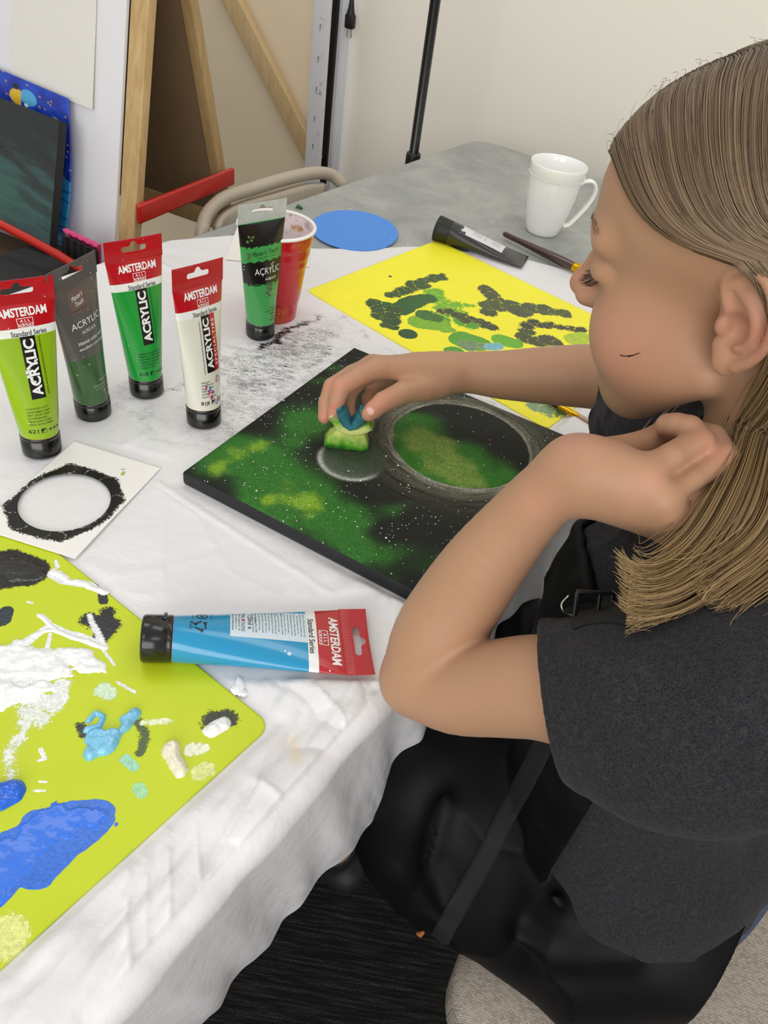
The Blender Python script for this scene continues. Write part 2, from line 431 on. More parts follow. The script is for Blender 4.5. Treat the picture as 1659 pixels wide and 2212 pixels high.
for k_, a_ in enumerate([(600, 1480, 700, 1560), (690, 1500, 760, 1600), (760, 1440, 800, 1560), (770, 1560, 850, 1600), (640, 1620, 740, 1640), (700, 1650, 760, 1700), (800, 1480, 870, 1600), (560, 1700, 650, 1790), (500, 1830, 600, 1880), (470, 1900, 560, 1960), (700, 1560, 800, 1640), (600, 1780, 640, 1850)]):
    fold([(a_[0], a_[1]), ((a_[0]+a_[2])/2+8, (a_[1]+a_[3])/2-6), (a_[2], a_[3])], .0045, .0030 if k_ % 2 else -.0022)
_e2 = np.clip(1-(TW-Wd)/.16, 0, 1)*(Wd < TW)
Z = Z - .0065*_e2*(1-np.abs(2*fbm(SS*7+Wd*14, Wd*40-SS*10, o=3, seed=77)-1))**3*sstep(1.05, 1.3, SS) + .0055*_e2
Z = np.where((Wd < TW-.004) & (Wd > .02), np.maximum(Z, TZ+.0012), Z)
def flatten(quad, soft=.012):
    # the sheet lies pressed flat under what rests on it
    global Z
    q = np.array([p[:2] for p in quad]); c = q.mean(0); d_ = np.full(XYZ.shape[:2], -9.)
    for a, b in zip(q, np.roll(q, -1, 0)):
        n_ = np.array([b[1]-a[1], a[0]-b[0]]); n_ = n_/np.linalg.norm(n_); n_ = n_ if (c-a)@n_ < 0 else -n_; d_ = np.maximum(d_, (XYZ[..., 0]-a[0])*n_[0]+(XYZ[..., 1]-a[1])*n_[1])
    k = sstep(0.002, soft, d_); Z = np.where(d_ < soft, np.minimum(Z, TZ+.0014)*(1-k)+Z*k, Z)
_k1, _k2 = P(663, 628, z=TZ), P(945, 519, z=TZ); _dn = nrm(P(905, 768, z=TZ)-_k1)
flatten([_k1, _k1+_dn*.41, _k2+_dn*.41, _k2])
_m1 = P(586, 1566, z=TZ); _a = nrm(P(180, 1212, z=TZ)-P(560, 1515, z=TZ)); _b = nrm(P(100, 2024, z=TZ)-P(500, 1660, z=TZ))
flatten([_m1, _m1+_a*.46, _m1+_a*.46+_b*.31, _m1+_b*.31])
_B, _A = P(397, 1017, z=TZ+.019), P(765, 750, z=TZ+.019); _e = nrm(_A-_B); _x = V(_e[1], -_e[0], 0); flatten([_B, _B+_e*.305, _B+_e*.305+_x*.305, _B+_x*.305])
flatten([P(150, 945, z=TZ), P(355, 1005, z=TZ), P(165, 1215, z=TZ), P(-60, 1140, z=TZ)])
flatten([P(300, 1310, z=TZ), P(820, 1310, z=TZ), P(820, 1460, z=TZ), P(300, 1460, z=TZ)])
for _p in ((92, 974), (203, 892), (318, 847), (441, 911), (562, 722), (592, 678)):
    _q = P(*_p, z=TZ); flatten([_q+V(.04, .04, 0), _q+V(.04, -.04, 0), _q+V(-.04, -.04, 0), _q+V(-.04, .04, 0)], .01)
XYZ[..., 2] = Z
mb = MB(); A = XYZ.reshape(-1, 3)
idx = np.arange(ns*nt).reshape(ns, nt); F = np.stack([idx[:-1, :-1], idx[:-1, 1:], idx[1:, 1:], idx[1:, :-1]], -1).reshape(-1, 4)
cloth = mesh_obj('plastic_tablecloth', A, F, clothmat())
tag(cloth, 'white plastic sheet spread over the near part of the table, smeared with black', 'tablecloth')
sd = cloth.modifiers.new('thick', 'SOLIDIFY'); sd.thickness = .0006; sd.offset = -1
def segmask(x, y, pts, soft):
    dd = np.full(x.shape, 9.0)
    for (ax, ay, ar), (bx, by, br) in zip(pts[:-1], pts[1:]):
        vx, vy = bx-ax, by-ay; t = np.clip(((x-ax)*vx+(y-ay)*vy)/(vx*vx+vy*vy+1e-12), 0, 1)
        dd = np.minimum(dd, np.hypot(x-ax-t*vx, y-ay-t*vy)-(ar+(br-ar)*t))
    return np.clip(.5-dd/soft, 0, 1)
def W2(px, py, r, z=TZ):
    q = P(px, py, z=z); return (q[0], q[1], r)
x, y = A[:, 0], A[:, 1]
sme = np.zeros(len(A))
def addsm(pts, soft, val):
    global sme
    wx = (fbm(x*60, y*60, seed=2)-.5)*.03; wy = (fbm(x*60+7, y*60, seed=4)-.5)*.03
    sme = np.maximum(sme, val*segmask(x+wx, y+wy, [W2(*p) for p in pts], soft))
addsm([(590, 740, .010), (640, 710, .007), (690, 690, .005)], .012, .95)
addsm([(575, 748, .014), (600, 742, .012)], .016, 1.0)
addsm([(360, 852, .006), (395, 835, .006)], .012, .85)
addsm([(740, 690, .003), (800, 735, .003), (870, 775, .002), (1010, 850, .003), (1060, 880, .002)], .010, .70)
addsm([(600, 700, .010), (660, 760, .05), (560, 810, .06), (700, 720, .03)], .05, .68)
addsm([(420, 900, .010), (560, 860, .05), (480, 940, .02)], .05, .62)
addsm([(240, 880, .008), (300, 900, .02), (380, 950, .01)], .04, .40)
addsm([(270, 840, .01), (330, 905, .012)], .03, .45)
fattr(cloth, 'smear', sme)
st = segmask(x, y, [W2(632, 1600, .003), W2(640, 1650, .004)], .006)*.5
st = np.maximum(st, segmask(x, y, [W2(120, 720, .006), W2(128, 760, .006)], .02)*.4)
fattr(cloth, 'stain', st)
# ------------------------------------------------------------------ lettering
_tc = {}
def text_mesh(txt, bold=0.0, shear=0.0, spacing=1.0, cut=0):
    key = (txt, bold, shear, spacing, cut)
    if key in _tc: return _tc[key]
    cu = bpy.data.curves.new('t', 'FONT'); cu.body = txt; cu.size = 1; cu.offset = bold; cu.shear = shear; cu.space_character = spacing; cu.resolution_u = 3
    cu.align_x = 'CENTER'; cu.align_y = 'CENTER'
    o = bpy.data.objects.new('t', cu); COL.objects.link(o); bpy.context.view_layer.update()
    me = bpy.data.meshes.new_from_object(o.evaluated_get(bpy.context.evaluated_depsgraph_get()))
    if cut:     # cut into small pieces so that the letters can follow a curved surface
        bm = bmesh.new(); bm.from_mesh(me); xs = [v.co.x for v in bm.verts]; ys = [v.co.y for v in bm.verts]
        for ax, lo, hi in ((0, min(xs), max(xs)), (1, min(ys), max(ys))):
            q = lo+cut
            while q < hi:
                co = Vector((q, 0, 0)) if ax == 0 else Vector((0, q, 0)); no = Vector((1, 0, 0)) if ax == 0 else Vector((0, 1, 0))
                bmesh.ops.bisect_plane(bm, geom=bm.verts[:]+bm.edges[:]+bm.faces[:], plane_co=co, plane_no=no, dist=1e-6); q += cut
        bm.to_mesh(me); bm.free()
    bm_v = np.array([v.co[:] for v in me.vertices]); fs = [tuple(p.vertices) for p in me.polygons]
    bpy.data.objects.remove(o); bpy.data.curves.remove(cu); bpy.data.meshes.remove(me)
    x0, x1 = bm_v[:, 0].min(), bm_v[:, 0].max(); y0, y1 = bm_v[:, 1].min(), bm_v[:, 1].max()
    bm_v[:, 0] -= (x0+x1)/2; bm_v[:, 1] -= (y0+y1)/2
    _tc[key] = (bm_v, fs, x1-x0, y1-y0); return _tc[key]
class Label:
    """decals in millimetres on a surface map S(x, y, lift) -> point"""
    def __init__(s, mb, S): s.mb = mb; s.S = S
    def text(s, txt, x, y, w=None, h=None, m=0, rot=0, bold=0.0, shear=0.0, lift=.14, spacing=1.0):
        v, f, tw, th = text_mesh(txt, bold, shear, spacing, .14 if max(h or 0, (w or 0)/max(len(txt), 1)) > 3.2 else (.5 if (h or 3) > 2 else 0))
        sx = w/tw if w else None; sy = h/th if h else None
        if sx is None: sx = sy
        if sy is None: sy = sx
        c, d = math.cos(math.radians(rot)), math.sin(math.radians(rot))
        out = []
        for a, b, _ in v:
            a *= sx; b *= sy; out.append(s.S(x+a*c-b*d, y+a*d+b*c, lift))
        s.mb.add(out, f, m, False)
    def rect(s, x0, x1, y0, y1, m, lift=.08, nx=10, ny=10, warp=None):
        A = [[s.S(x0+(x1-x0)*i/nx, y0+(y1-y0)*j/ny, lift) for j in range(ny+1)] for i in range(nx+1)]
        s.mb.grid(A, m, sm=True)
    def frame(s, x0, x1, y0, y1, t, m, lift=.14, parts='ltrb'):
        if 'l' in parts: s.rect(x0, x0+t, y0, y1, m, lift, 1, 4)
        if 'r' in parts: s.rect(x1-t, x1, y0, y1, m, lift, 1, 4)
        if 't' in parts: s.rect(x0, x1, y1-t, y1, m, lift, 4, 1)
        if 'b' in parts: s.rect(x0, x1, y0, y0+t, m, lift, 4, 1)
    def blob(s, x, y, r, m, seed=0, lift=.2, sq=1.0):
        k = 18; pts = [s.S(x, y, lift)]
        for i in range(k):
            a = 2*math.pi*i/k; rr = r*(.55+.9*float(vnoise(math.cos(a)*1.6+seed, math.sin(a)*1.6, seed=seed))); pts.append(s.S(x+rr*math.cos(a), y+rr*sq*math.sin(a), lift))
        s.mb.add(pts, [(0, i+1, (i+1) % k+1) for i in range(k)], m, True)
TUBE_MATS = {}
def pl(name, col, **k): return mat(name, col, **dict(dict(rough=.28, coat=.5, coatr=.12), **k))
M_RED = pl('tube_red', '#b5101c', speck=.02); M_WHT = pl('tube_white', '#e9ece8', speck=.0); M_BLK = mat('print_black', '#0d0d0e', rough=.3, coat=.4)
M_CAP = mat('cap_black', '#0a0a0b', rough=.22, coat=.3, speck=.015); M_INK = mat('print_dark', '#17201a', rough=.4); M_LET = mat('print_white', '#eef0ee', rough=.35)
def hole_outline(kind='euro'):
    # (x, y) mm round the hang hole, centre 0,0
    pts = []
    def arc(cx, cy, r, a0, a1, n=8):
        for i in range(n+1):
            a = math.radians(a0+(a1-a0)*i/n); pts.append((cx+r*math.cos(a), cy+r*math.sin(a)))
    arc(13, 0, 2.6, -90, 90); pts.append((6.2, 2.6)); arc(0, 2.8, 4.2, 15, 165); pts.append((-6.2, 2.6)); arc(-13, 0, 2.6, 90, 270)
    return pts
def paint_tube(label, base, top, side, bands, decor, crimpmat, H=168., capr=18.0, caph=22., cr0=147., name='paint_tube', group='standing paint tubes', capd=None, lie=False, crimp_shadow=None, slot=(0, 158.5), capmat=None, wcr=31.0, hang=True):
    base = np.asarray(base, float); top = np.asarray(top, float)
    L = np.linalg.norm(top-base)*1000; sc = L/H/1000
    A = nrm(top-base); X = np.asarray(side, float); X = nrm(X-A*(X@A)); N = np.cross(X, A)
    root = thing(name, label, 'paint tube', base, group)
    rb = capr-.6; yc0 = caph; ycr = cr0
    def wd(y):
        v = np.clip((y-yc0)/(ycr-yc0), 0, 1); w = rb+(wcr-rb)*v**.9; d = rb*(1-v)**.72+.5*v; return w, d, v
    def S(x, y, lift=0.0, back=1):
        w, d, v = wd(y)
        v = float(v); sgn = 1
        xx = np.clip(x, -w*1.5, w*1.5)
        xs = (1-v)*w*math.sin(max(-math.pi/2, min(math.pi/2, xx/w)))+v*max(-w, min(w, xx))
        q = max(0.0, 1-(xs/w)**2)
        nn = d*q**.5
        gx, gy = xs/(w*w), nn/(d*d+1e-9); g = math.hypot(gx, gy)+1e-9
        p = X*(xs+lift*gx/g)+N*back*(nn+lift*gy/g)+A*y
        return base+p*sc
    # body
    mb = MB(); ys = np.concatenate([[yc0-.2], np.linspace(yc0, ycr, 40)]); nth = 44
    cuts = sorted(set([b[0] for b in bands]+[b[1] for b in bands]))
    ys = sorted(set(list(ys)+[c for c in cuts if yc0 < c < ycr]))
    rows = []
    for y in ys:
        w, d, v = wd(y); r = []
        for q in range(nth):
            th = 2*math.pi*q/nth; r.append(base+(X*w*math.cos(th)+N*d*math.sin(th)+A*y)*sc)
        rows.append(r)
    mats = [crimpmat]+[b[2] for b in bands]
    mats_i = []
    for i in range(len(ys)-1):
        ym = (ys[i]+ys[i+1])/2; k = 0
        for j, b in enumerate(bands):
            if b[0] <= ym <= b[1]: k = j+1
        mats_i.append(k)
    o = len(mb.v); mb.v += [tuple(p) for r in rows for p in r]
    for i in range(len(ys)-1):
        for j in range(nth):
            mb.f.append((o+i*nth+j, o+i*nth+(j+1) % nth, o+(i+1)*nth+(j+1) % nth, o+(i+1)*nth+j)); mb.m.append(mats_i[i]); mb.sm.append(True)
    lab = Label(mb, lambda x, y, l: S(x, y, l))
    extra = [M_BLK, M_LET, M_INK]
    base_i = len(mats)
    names = {'blk': base_i, 'wht': base_i+1, 'ink': base_i+2}
    mats += extra
    def midx(mt):
        if mt in names: return names[mt]
        if mt not in mats: mats.append(mt)
        return mats.index(mt)
    decor(lab, midx)
    mb.build('tube_body', mats, root)
    # crimp plate with a hang hole
    cb = MB(); hw = wcr+.3; ol = [(hw, ycr), (hw+.4, H), (-hw-.4, H), (-hw, ycr)]
    hp = [(x*.88+slot[0], y+slot[1]) for x, y in hole_outline()] if hang else None
    # outer loop resampled to match the hole outline by angle
    def outer(ax, ay):
        dx, dy = ax-slot[0], ay-slot[1]; t = 9e9
        if dx > 1e-9: t = min(t, (hw-slot[0])/dx)
        if dx < -1e-9: t = min(t, (-hw-slot[0])/dx)
        if dy > 1e-9: t = min(t, (H-slot[1])/dy)
        if dy < -1e-9: t = min(t, (ycr-slot[1])/dy)
        return (slot[0]+dx*t, slot[1]+dy*t)
    ring = []
    for i in range(len(hp)):
        a, b = hp[i], hp[(i+1) % len(hp)]
        ring.append(a)
        if math.hypot(a[0]-b[0], a[1]-b[1]) > 2:
            for k in range(1, 5): ring.append((a[0]+(b[0]-a[0])*k/5, a[1]+(b[1]-a[1])*k/5))
    oo = [outer(*q) for q in ring]
    # snap nearest samples on the corners
    for c in ((hw, H), (-hw, H), (-hw, ycr), (hw, ycr)):
        k = min(range(len(oo)), key=lambda i: math.hypot(oo[i][0]-c[0], oo[i][1]-c[1])); oo[k] = c
    bow = lambda x, y: 1.6*((x/hw)**2)*(y-ycr)/(H-ycr)
    def Cp(x, y, z): return base+(X*x+A*(y+bow(x, y)*.5)+N*(z+.4+bow(x, y)*.6))*sc
    def loop(pts, z): return [Cp(x, y, z) for x, y in pts]
    cb.grid([loop(ring, .35), loop(oo, .35), loop(oo, -.35), loop(ring, -.35)], 0, closeu=True, closev=True, sm=False)
    # pressed ribs across the crimp
    for k in range(60):
        x = -hw+.6+k*(2*hw-1.2)/59
        for (ya, yb) in (((ycr+1), (slot[1]-4.5)), ((slot[1]+7.5), H-.5)):
            if yb-ya > 1: cb.add([Cp(x-.16, ya, .36), Cp(x+.16, ya, .36), Cp(x+.16, yb, .36), Cp(x-.16, yb, .36), Cp(x, ya, .55), Cp(x, yb, .55)], [(0, 4, 5, 3), (4, 1, 2, 5)], 0, False)
    co = cb.build('crimped_end', crimpmat, root)
    # cap
    k = MB(); R = capr
    prof = [(0, 0), (R-2.2, 0), (R-1.2, .3), (R-.4, 1.2), (R-.05, 2.4), (R, 4), (R, caph-4.2), (R-.25, caph-4), (R-.25, caph-3.6), (R, caph-3.4), (R-.1, caph-1), (R-.8, caph), (rb-2, caph+.1), (0, caph+.1)]
    k.lathe(base, A, [(a*sc, b*sc) for a, b in prof], 56, ref=X)
    ca = math.radians(capd if capd is not None else -60)
    dirn = X*math.cos(ca)+N*math.sin(ca)
    k.bbox(base+(dirn*(R+.1)+A*(caph-6))*sc, np.cross(A, dirn)*5*sc, dirn*1.0*sc, A*1.4*sc, b=.0007)
    k.build('cap', capmat or M_CAP, root)
    return root, S
def amsterdam(num, names_, spec=None, weld=None):
    def f(L, mi):
        L.text('AMSTERDAM', 1, 140.5, w=42, h=7.6, m=mi('wht'), bold=.03)
        L.frame(-5.5, 8.5, 130.2, 135.4, .5, mi('wht'), parts='lrt'); L.text('A L L', 1.5, 133.0, h=2.6, w=8.5, m=mi('wht'), bold=.02)
        L.text('ACRYLICS', 1.5, 129.4, w=14, h=2.6, m=mi('wht'), bold=.03); L.rect(-5.5, 8.5, 127.2, 127.6, mi('wht'), .14, 4, 1)
        L.text('Standard Series', 3, 122.3, w=31, h=4.6, m=mi('ink'), bold=.012)
        if spec: spec(L, mi)
        else:
            L.rect(-6, 7, 62, 119.6, mi('blk'), .09, 6, 20)
            L.text('ACRYLIC', .5, 91, w=52, h=9.4, m=mi('wht'), rot=90, bold=.035)
            L.text('ACRYL/ACRYLIQUE/ACRÍLICO/ACRILICO', 10.3, 91, w=54, h=2.2, m=mi('ink'), rot=90, bold=.02)
        for i, q in enumerate(names_):
            L.text(q, -4+2.2*(len(q)-14)/4, 53-i*3.1, h=1.9, w=len(q)*1.25, m=mi('ink'), bold=.005)
        L.text(num, -10, 30.6, h=4.0, w=9, m=mi('ink'), bold=.02)
        L.frame(-3.2, 1.6, 28.4, 32.8, .35, mi('ink')); 
        L.mb.add([L.S(-3.2, 28.4, .14), L.S(-3.2, 32.8, .14), L.S(1.6, 32.8, .14)], [(0, 1, 2)], mi('ink'), False)
        L.text('+++', 10, 30.6, w=12.5, h=3.4, m=mi('ink'), bold=.01)
    return f
def tubeframe(bpx, tl, tr, zt=.168):
    b = P(*bpx, z=TZ+.0015); a = P(*tl, z=TZ+zt); c = P(*tr, z=TZ+zt); return b, (a+c)/2, c-a
# olive green 621
olive = pl('paint_olive_green', '#8fb412', speck=.015); red = M_RED
b, t_, sd_ = tubeframe((92, 974), (-30, 616), (92, 592))
paint_tube('lime green acrylic tube with a white scuff across its lettering, leftmost of the standing tubes', b, t_, sd_, [(22, 119.5, olive), (119.5, 127, M_WHT), (127, 148, M_RED)],
    lambda L, mi: (amsterdam('621', ['OLIJFGROEN LICHT', 'OLIVE GREEN LIGHT', 'VERT OLIVE CLAIR', 'OLIVGRUEN HELL', 'VERDE OLIVA CLARO', 'VERDE OLIVA CHIARO'])(L, mi),
    [L.blob(x_, y_, r_, mi(mat('white_scuff', '#dfe2e2', .4)), k) for k, (x_, y_, r_) in enumerate([(-4, 91, 1.5), (-5, 88, 1.9), (-4.6, 84, 1.8), (-3, 80, 1.6), (-.5, 78, 1.2), (3, 97, 1.2), (0, 94, 1.0), (5, 98, .9)])]), M_RED)
# dark chrome oxide green
dkg = pl('paint_chrome_green', '#335a2b', speck=.06); gry = pl('tube_grey', '#55504f', speck=.07, rough=.4)
def dec_dark(L, mi):
    br = mi(mat('logo_brown', '#6b5650', .45)); w = mi('wht')
    L.rect(-13, 9, 121, 143.5, br, .09)
    L.text("Master's", -2, 136.5, w=15, h=4.6, m=w, shear=.5, rot=8); L.text('Touch', -1, 130.3, w=11, h=4.4, m=w, shear=.5, rot=8)
    L.text('FINE ART STUDIO', -2, 124, w=18, h=1.6, m=mi('ink'))
    L.text('ACRYLIC', 2, 110.5, w=39, h=6.4, m=w, bold=-.004); L.text('ACRÍLICA', 2.5, 102.5, w=19, h=4.2, m=w, bold=-.006)
    L.text('Intense color and', 2.5, 92.5, w=33, h=3.8, m=w); L.text('excellent coverage', 2.5, 86, w=34, h=3.8, m=w)
    g = mi(mat('print_pale_green', '#a9bda2', .4))
    L.text('PA05440', 6, 47.5, w=14, h=2.4, m=g); L.text('Chrome Oxide G', 3, 43, w=24, h=2.6, m=g); L.text('4.1fl oz (120ml)', 4.5, 38.6, w=22, h=2.6, m=g)
    L.text('$5.99', 6, 34, w=8, h=2.8, m=g, bold=.02); L.text('330688', 6.5, 29.5, w=7, h=1.8, m=g)
b, t_, sd_ = tubeframe((203, 892), (98, 592), (201, 543))
paint_tube('dark green acrylic tube with grey top, between the lime and the bright green tubes', b, t_, sd_, [(22, 76, dkg), (76, 148, gry)], dec_dark, gry)
# permanent green light 618
grn = pl('paint_bright_green', '#159433', speck=.04)
b, t_, sd_ = tubeframe((318, 847), (221, 529), (347, 501))
paint_tube('bright green acrylic tube with red top, behind the white pearl one', b, t_, sd_, [(22, 119.5, grn), (119.5, 127, M_WHT), (127, 148, M_RED)],
    amsterdam('618', ['PERMANENTGROEN LICHT', 'PERMANENT GREEN LIGHT', 'VERT PERMANENT CLAIR', 'PERMANENTGRUEN HELL', 'VERDE PERM. CL.', 'VERDE P. CHI.']), M_RED)
# pearl specialties
prl = pl('paint_pearl', '#dfddd0', speck=0)
def spec(L, mi):
    L.rect(-4, 6.5, 62, 119.6, mi('blk'), .09, 6, 20); L.rect(6.5, 13.5, 62, 119.6, mi(M_RED), .09, 5, 20)
    L.text('ACRYLIC', 1.2, 91, w=51, h=8, m=mi('wht'), rot=90, bold=.035); L.text('SPECIALTIES', 10, 91, w=47, h=3.6, m=mi('wht'), rot=90, bold=.012, spacing=1.25)
    L.text('ACRYL/ACRYLIQUE/ACRÍLICO/ACRILICO', -7, 88, w=54, h=2.0, m=mi('ink'), rot=90, bold=.02)
    cs = ['#b0405a', '#7f86b8', '#c86a86', '#4b9fcf', '#a95f9a', '#cf9aa8', '#5f8fae', '#c2506e', '#53b46a', '#8a6da8']
    for k in range(34):
        yy = 28+28*((k*37) % 29)/29; xx = -9+22*((k*53) % 31)/31
        if 34 < yy < 46 and xx > -2 and k % 3: continue
        L.blob(xx, yy, .7+1.3*((k*17) % 7)/7, mi(mat('tint_%s' % cs[k % 10][1:], cs[k % 10], .5)), k, .11+.002*k)
b, t_, sd_ = tubeframe((441, 911), (369, 590), (479, 551))
paint_tube('pearl white acrylic tube with red top and coloured paint stains, rightmost of the red-topped tubes', b, t_, sd_, [(22, 119.5, prl), (119.5, 127, M_WHT), (127, 148, M_RED)],
    amsterdam('818', ['PARELWIT', 'PEARL WHITE', 'BLANC PERLE', 'PERLWEISS', 'BLANCO PERLA', 'BIANCO PERLA'], spec), M_RED)
# light green with black band
lg = pl('paint_light_green', '#3f9a4e', speck=.05); crm = mat('crimp_grey', '#b9bdb8', .35, coat=.3, noise=.08, nscale=90, speck=.03)
tblk = pl('tube_black', '#0f0d0d', speck=.05)
def dec_lg(L, mi):
    k = mi('ink'); w = mi('wht')
    for i in range(16):
        L.blob(-22+i*2.9, 121+.8*math.sin(i*2.1), 1.6, mi(tblk), i, .12); L.blob(-22+i*2.9, 101+.9*math.sin(i*1.7), 1.6, mi(tblk), i+30, .12); L.blob(-22+i*2.9, 75+.6*math.sin(i*1.3), 1.3, mi(tblk), i+60, .12)
    for x_, y_ in ((-19, 132), (-16, 128), (-14, 131), (-21, 127)): L.blob(x_, y_, 1.6, mi(mat('dried_green', '#55733f', .5)), int(x_*y_) % 50, .2)
    for x_, y_ in ((-20, 112), (-20.5, 107), (3, 70), (6, 67), (1, 64), (4, 60), (7, 72)): L.blob(x_, y_, 2.2, mi(mat('dried_mauve', '#5a5b42', .5)), int(abs(x_*y_)) % 50, .15)
    L.text("Master's Touch", 1, 112.3, w=36, h=5.6, m=mi('blk'), shear=.6, rot=2); L.text('FINE ART STUDIO', 4, 106.6, w=26, h=1.7, m=mi('blk'), spacing=1.3)
    L.text('ACRYLIC', 4, 90.5, w=36, h=7.6, m=w, bold=-.006); L.text('ACRÍLICO', 7, 81, w=16, h=3.6, m=w)
    L.blob(9, 97, .8, w, 1); L.blob(11, 98.5, .7, w, 2); L.blob(10, 95, .8, w, 3); L.blob(-4, 85.5, .7, w, 4)
    L.text('SAA191', 7.5, 44, w=9, h=2.2, m=k); L.text('LIGHT GREEN', 6, 40, w=17, h=2.4, m=k); L.text('$5.99', 7.5, 36, w=7, h=2.4, m=k, bold=.02); L.text('A/I', 7.5, 32, w=4, h=2.2, m=k); L.text('330688', 7.5, 28, w=9, h=1.9, m=k)
b, t_, sd_ = tubeframe((562, 722), (513, 444), (618, 429))
paint_tube('light green acrylic tube with black bands, standing in front of the red cup', b, t_, sd_, [(22, 76, lg), (76, 101, tblk), (101, 121, lg), (121, 146, tblk), (146, 148, lg)], dec_lg, crm)
# blue tube lying on its side
blu = pl('paint_cyan_blue', '#1590c0', speck=.01, rough=.2); 
def dec_blue(L, mi):
    L.text('AMSTERDAM', 1, 141, w=45, h=7.6, m=mi('wht'), bold=.03)
    L.frame(-7, 7, 130.6, 135.8, .5, mi('wht'), parts='lrt'); L.text('A L L', 0, 133.4, h=2.6, w=8.5, m=mi('wht'), bold=.02)
    L.text('ACRYLICS', 0, 129.6, w=14, h=2.6, m=mi('wht'), bold=.03)
    L.text('Standard Series', -1, 122.8, w=33, h=4.6, m=mi('ink'), bold=.012)
    lb = mi(mat('paper_label', '#cfe0ea', .45)); L.rect(-24, 6.5, 62, 119.4, lb, .08, 8, 14)
    k = mi('ink')
    for i, q in enumerate(['Based on a 100% acrylic emulsion and', 'high-grade pigments. Thinnable with', 'water and waterproof when dry.', 'Op basis van een 100% acrylemulsie', 'en hoogwaardige pigmenten. Verdun-', 'baar met water en watervast na droging.',
             "À base d'émulsion acrylique 100% et de", 'pigments de qualité supérieure. Diluable', "à l'eau et résistante à l'eau après séchage.", 'Auf Basis einer 100% Acrylemulsion und', 'hochwertigen Pigmenten. Mit Wasser', 'und im getrockneten Zustand wasserfest.',
             'Base de emulsión 100% acrílica y', 'de elevada calidad. Se puede diluir', 'con agua. Resistente al agua.', 'Sulla base di emulsione acrilica al 100%', 'e pigmenti di alta qualità. Diluibile']):
        L.text(q, -10.5, 117.2-i*2.42, w=24 if i % 3 < 2 else 20, h=1.5, m=k)
    L.text('4.1 fl.oz./', -11, 80.5, w=8, h=1.7, m=k); L.text('120ml e', -9, 76.5, w=16, h=3.6, m=k, bold=.01)
    L.text('ROYAL', -17, 71.4, w=9, h=2.8, m=k); L.rect(-11.4, -9, 70.2, 72.6, mi(M_RED), .16, 2, 2); L.text('TALENS', -3.5, 71.4, w=10, h=2.8, m=k)
    L.text('P.O. Box 4, Apeldoorn, NL', -10, 68.4, w=23, h=1.8, m=k); L.text('www.royaltalens.com', -10, 66.2, w=20, h=1.7, m=k); L.text('Made in the Netherlands', -10, 64, w=22, h=1.7, m=k)
    # marks near the cap
    def ringm(cx, cy, r0_, r1_, a0=0, a1=360):
        n_ = 28; A_ = [[L.S(cx+r*math.cos(math.radians(a0+(a1-a0)*i/n_)), cy+r*math.sin(math.radians(a0+(a1-a0)*i/n_)), .14) for r in (r0_, r1_)] for i in range(n_+1)]; L.mb.grid(A_, k)
    ringm(-22, 41, 3.0, 3.9, 30, 330); L.blob(-22, 41, 2.0, k, 3, .15)
    ringm(-12, 41.5, 3.4, 4.3); L.text('AP', -12, 41.5, w=4.2, h=3.0, m=k, bold=.02); L.text('CONFORMS TO', -12, 35.3, w=8, h=1.1, m=k); L.text('ASTM D 4236', -12, 48.2, w=8, h=1.1, m=k)
    for a0 in (0, 120, 240):
        pts_ = []
        for q in range(2):
            pass
        c0_ = math.radians(a0+90); cx, cy = -.5+3.6*math.cos(c0_), 41+3.6*math.sin(c0_)
        d1 = math.radians(a0+180+30); 
        tri = [(-.5+5.2*math.cos(math.radians(a0+90+s_)), 41+5.2*math.sin(math.radians(a0+90+s_))) for s_ in (-38, 38)]+[(-.5+3.3*math.cos(math.radians(a0+90+s_)), 41+3.3*math.sin(math.radians(a0+90+s_))) for s_ in (38, -38)]
        L.mb.add([L.S(x_, y_, .14) for x_, y_ in tri], [(0, 1, 2, 3)], k, False)
        L.mb.add([L.S(-.5+r_*math.cos(math.radians(a0+90+s_)), 41+r_*math.sin(math.radians(a0+90+s_)), .15) for r_, s_ in ((6.4, 36), (2.2, 36), (4.3, 66))], [(0, 1, 2)], k, False)
    L.text('PE-LD', -1, 34.2, w=7, h=2.4, m=k, bold=.01)
    L.blob(17, 105, 1.6, mi(mat('white_fleck', '#c8dcea', .4)), 5); L.blob(15.5, 102, 1.0, mi(mat('white_fleck', '#c8dcea', .4)), 8)
bz = TZ+.0025+.0175
bb = P(306, 1379, z=bz); tt = P(797, 1386, z=TZ+.0075)
paint_tube('blue acrylic tube lying on its side across the edge of the lime mat', bb, tt, P(740, 1452, z=TZ+.008)-P(740, 1322, z=TZ+.008), [(22, 119.5, blu), (119.5, 127, M_WHT), (127, 148, M_RED)], dec_blue, M_RED, capd=120, group='lying paint tubes', capr=17.5)
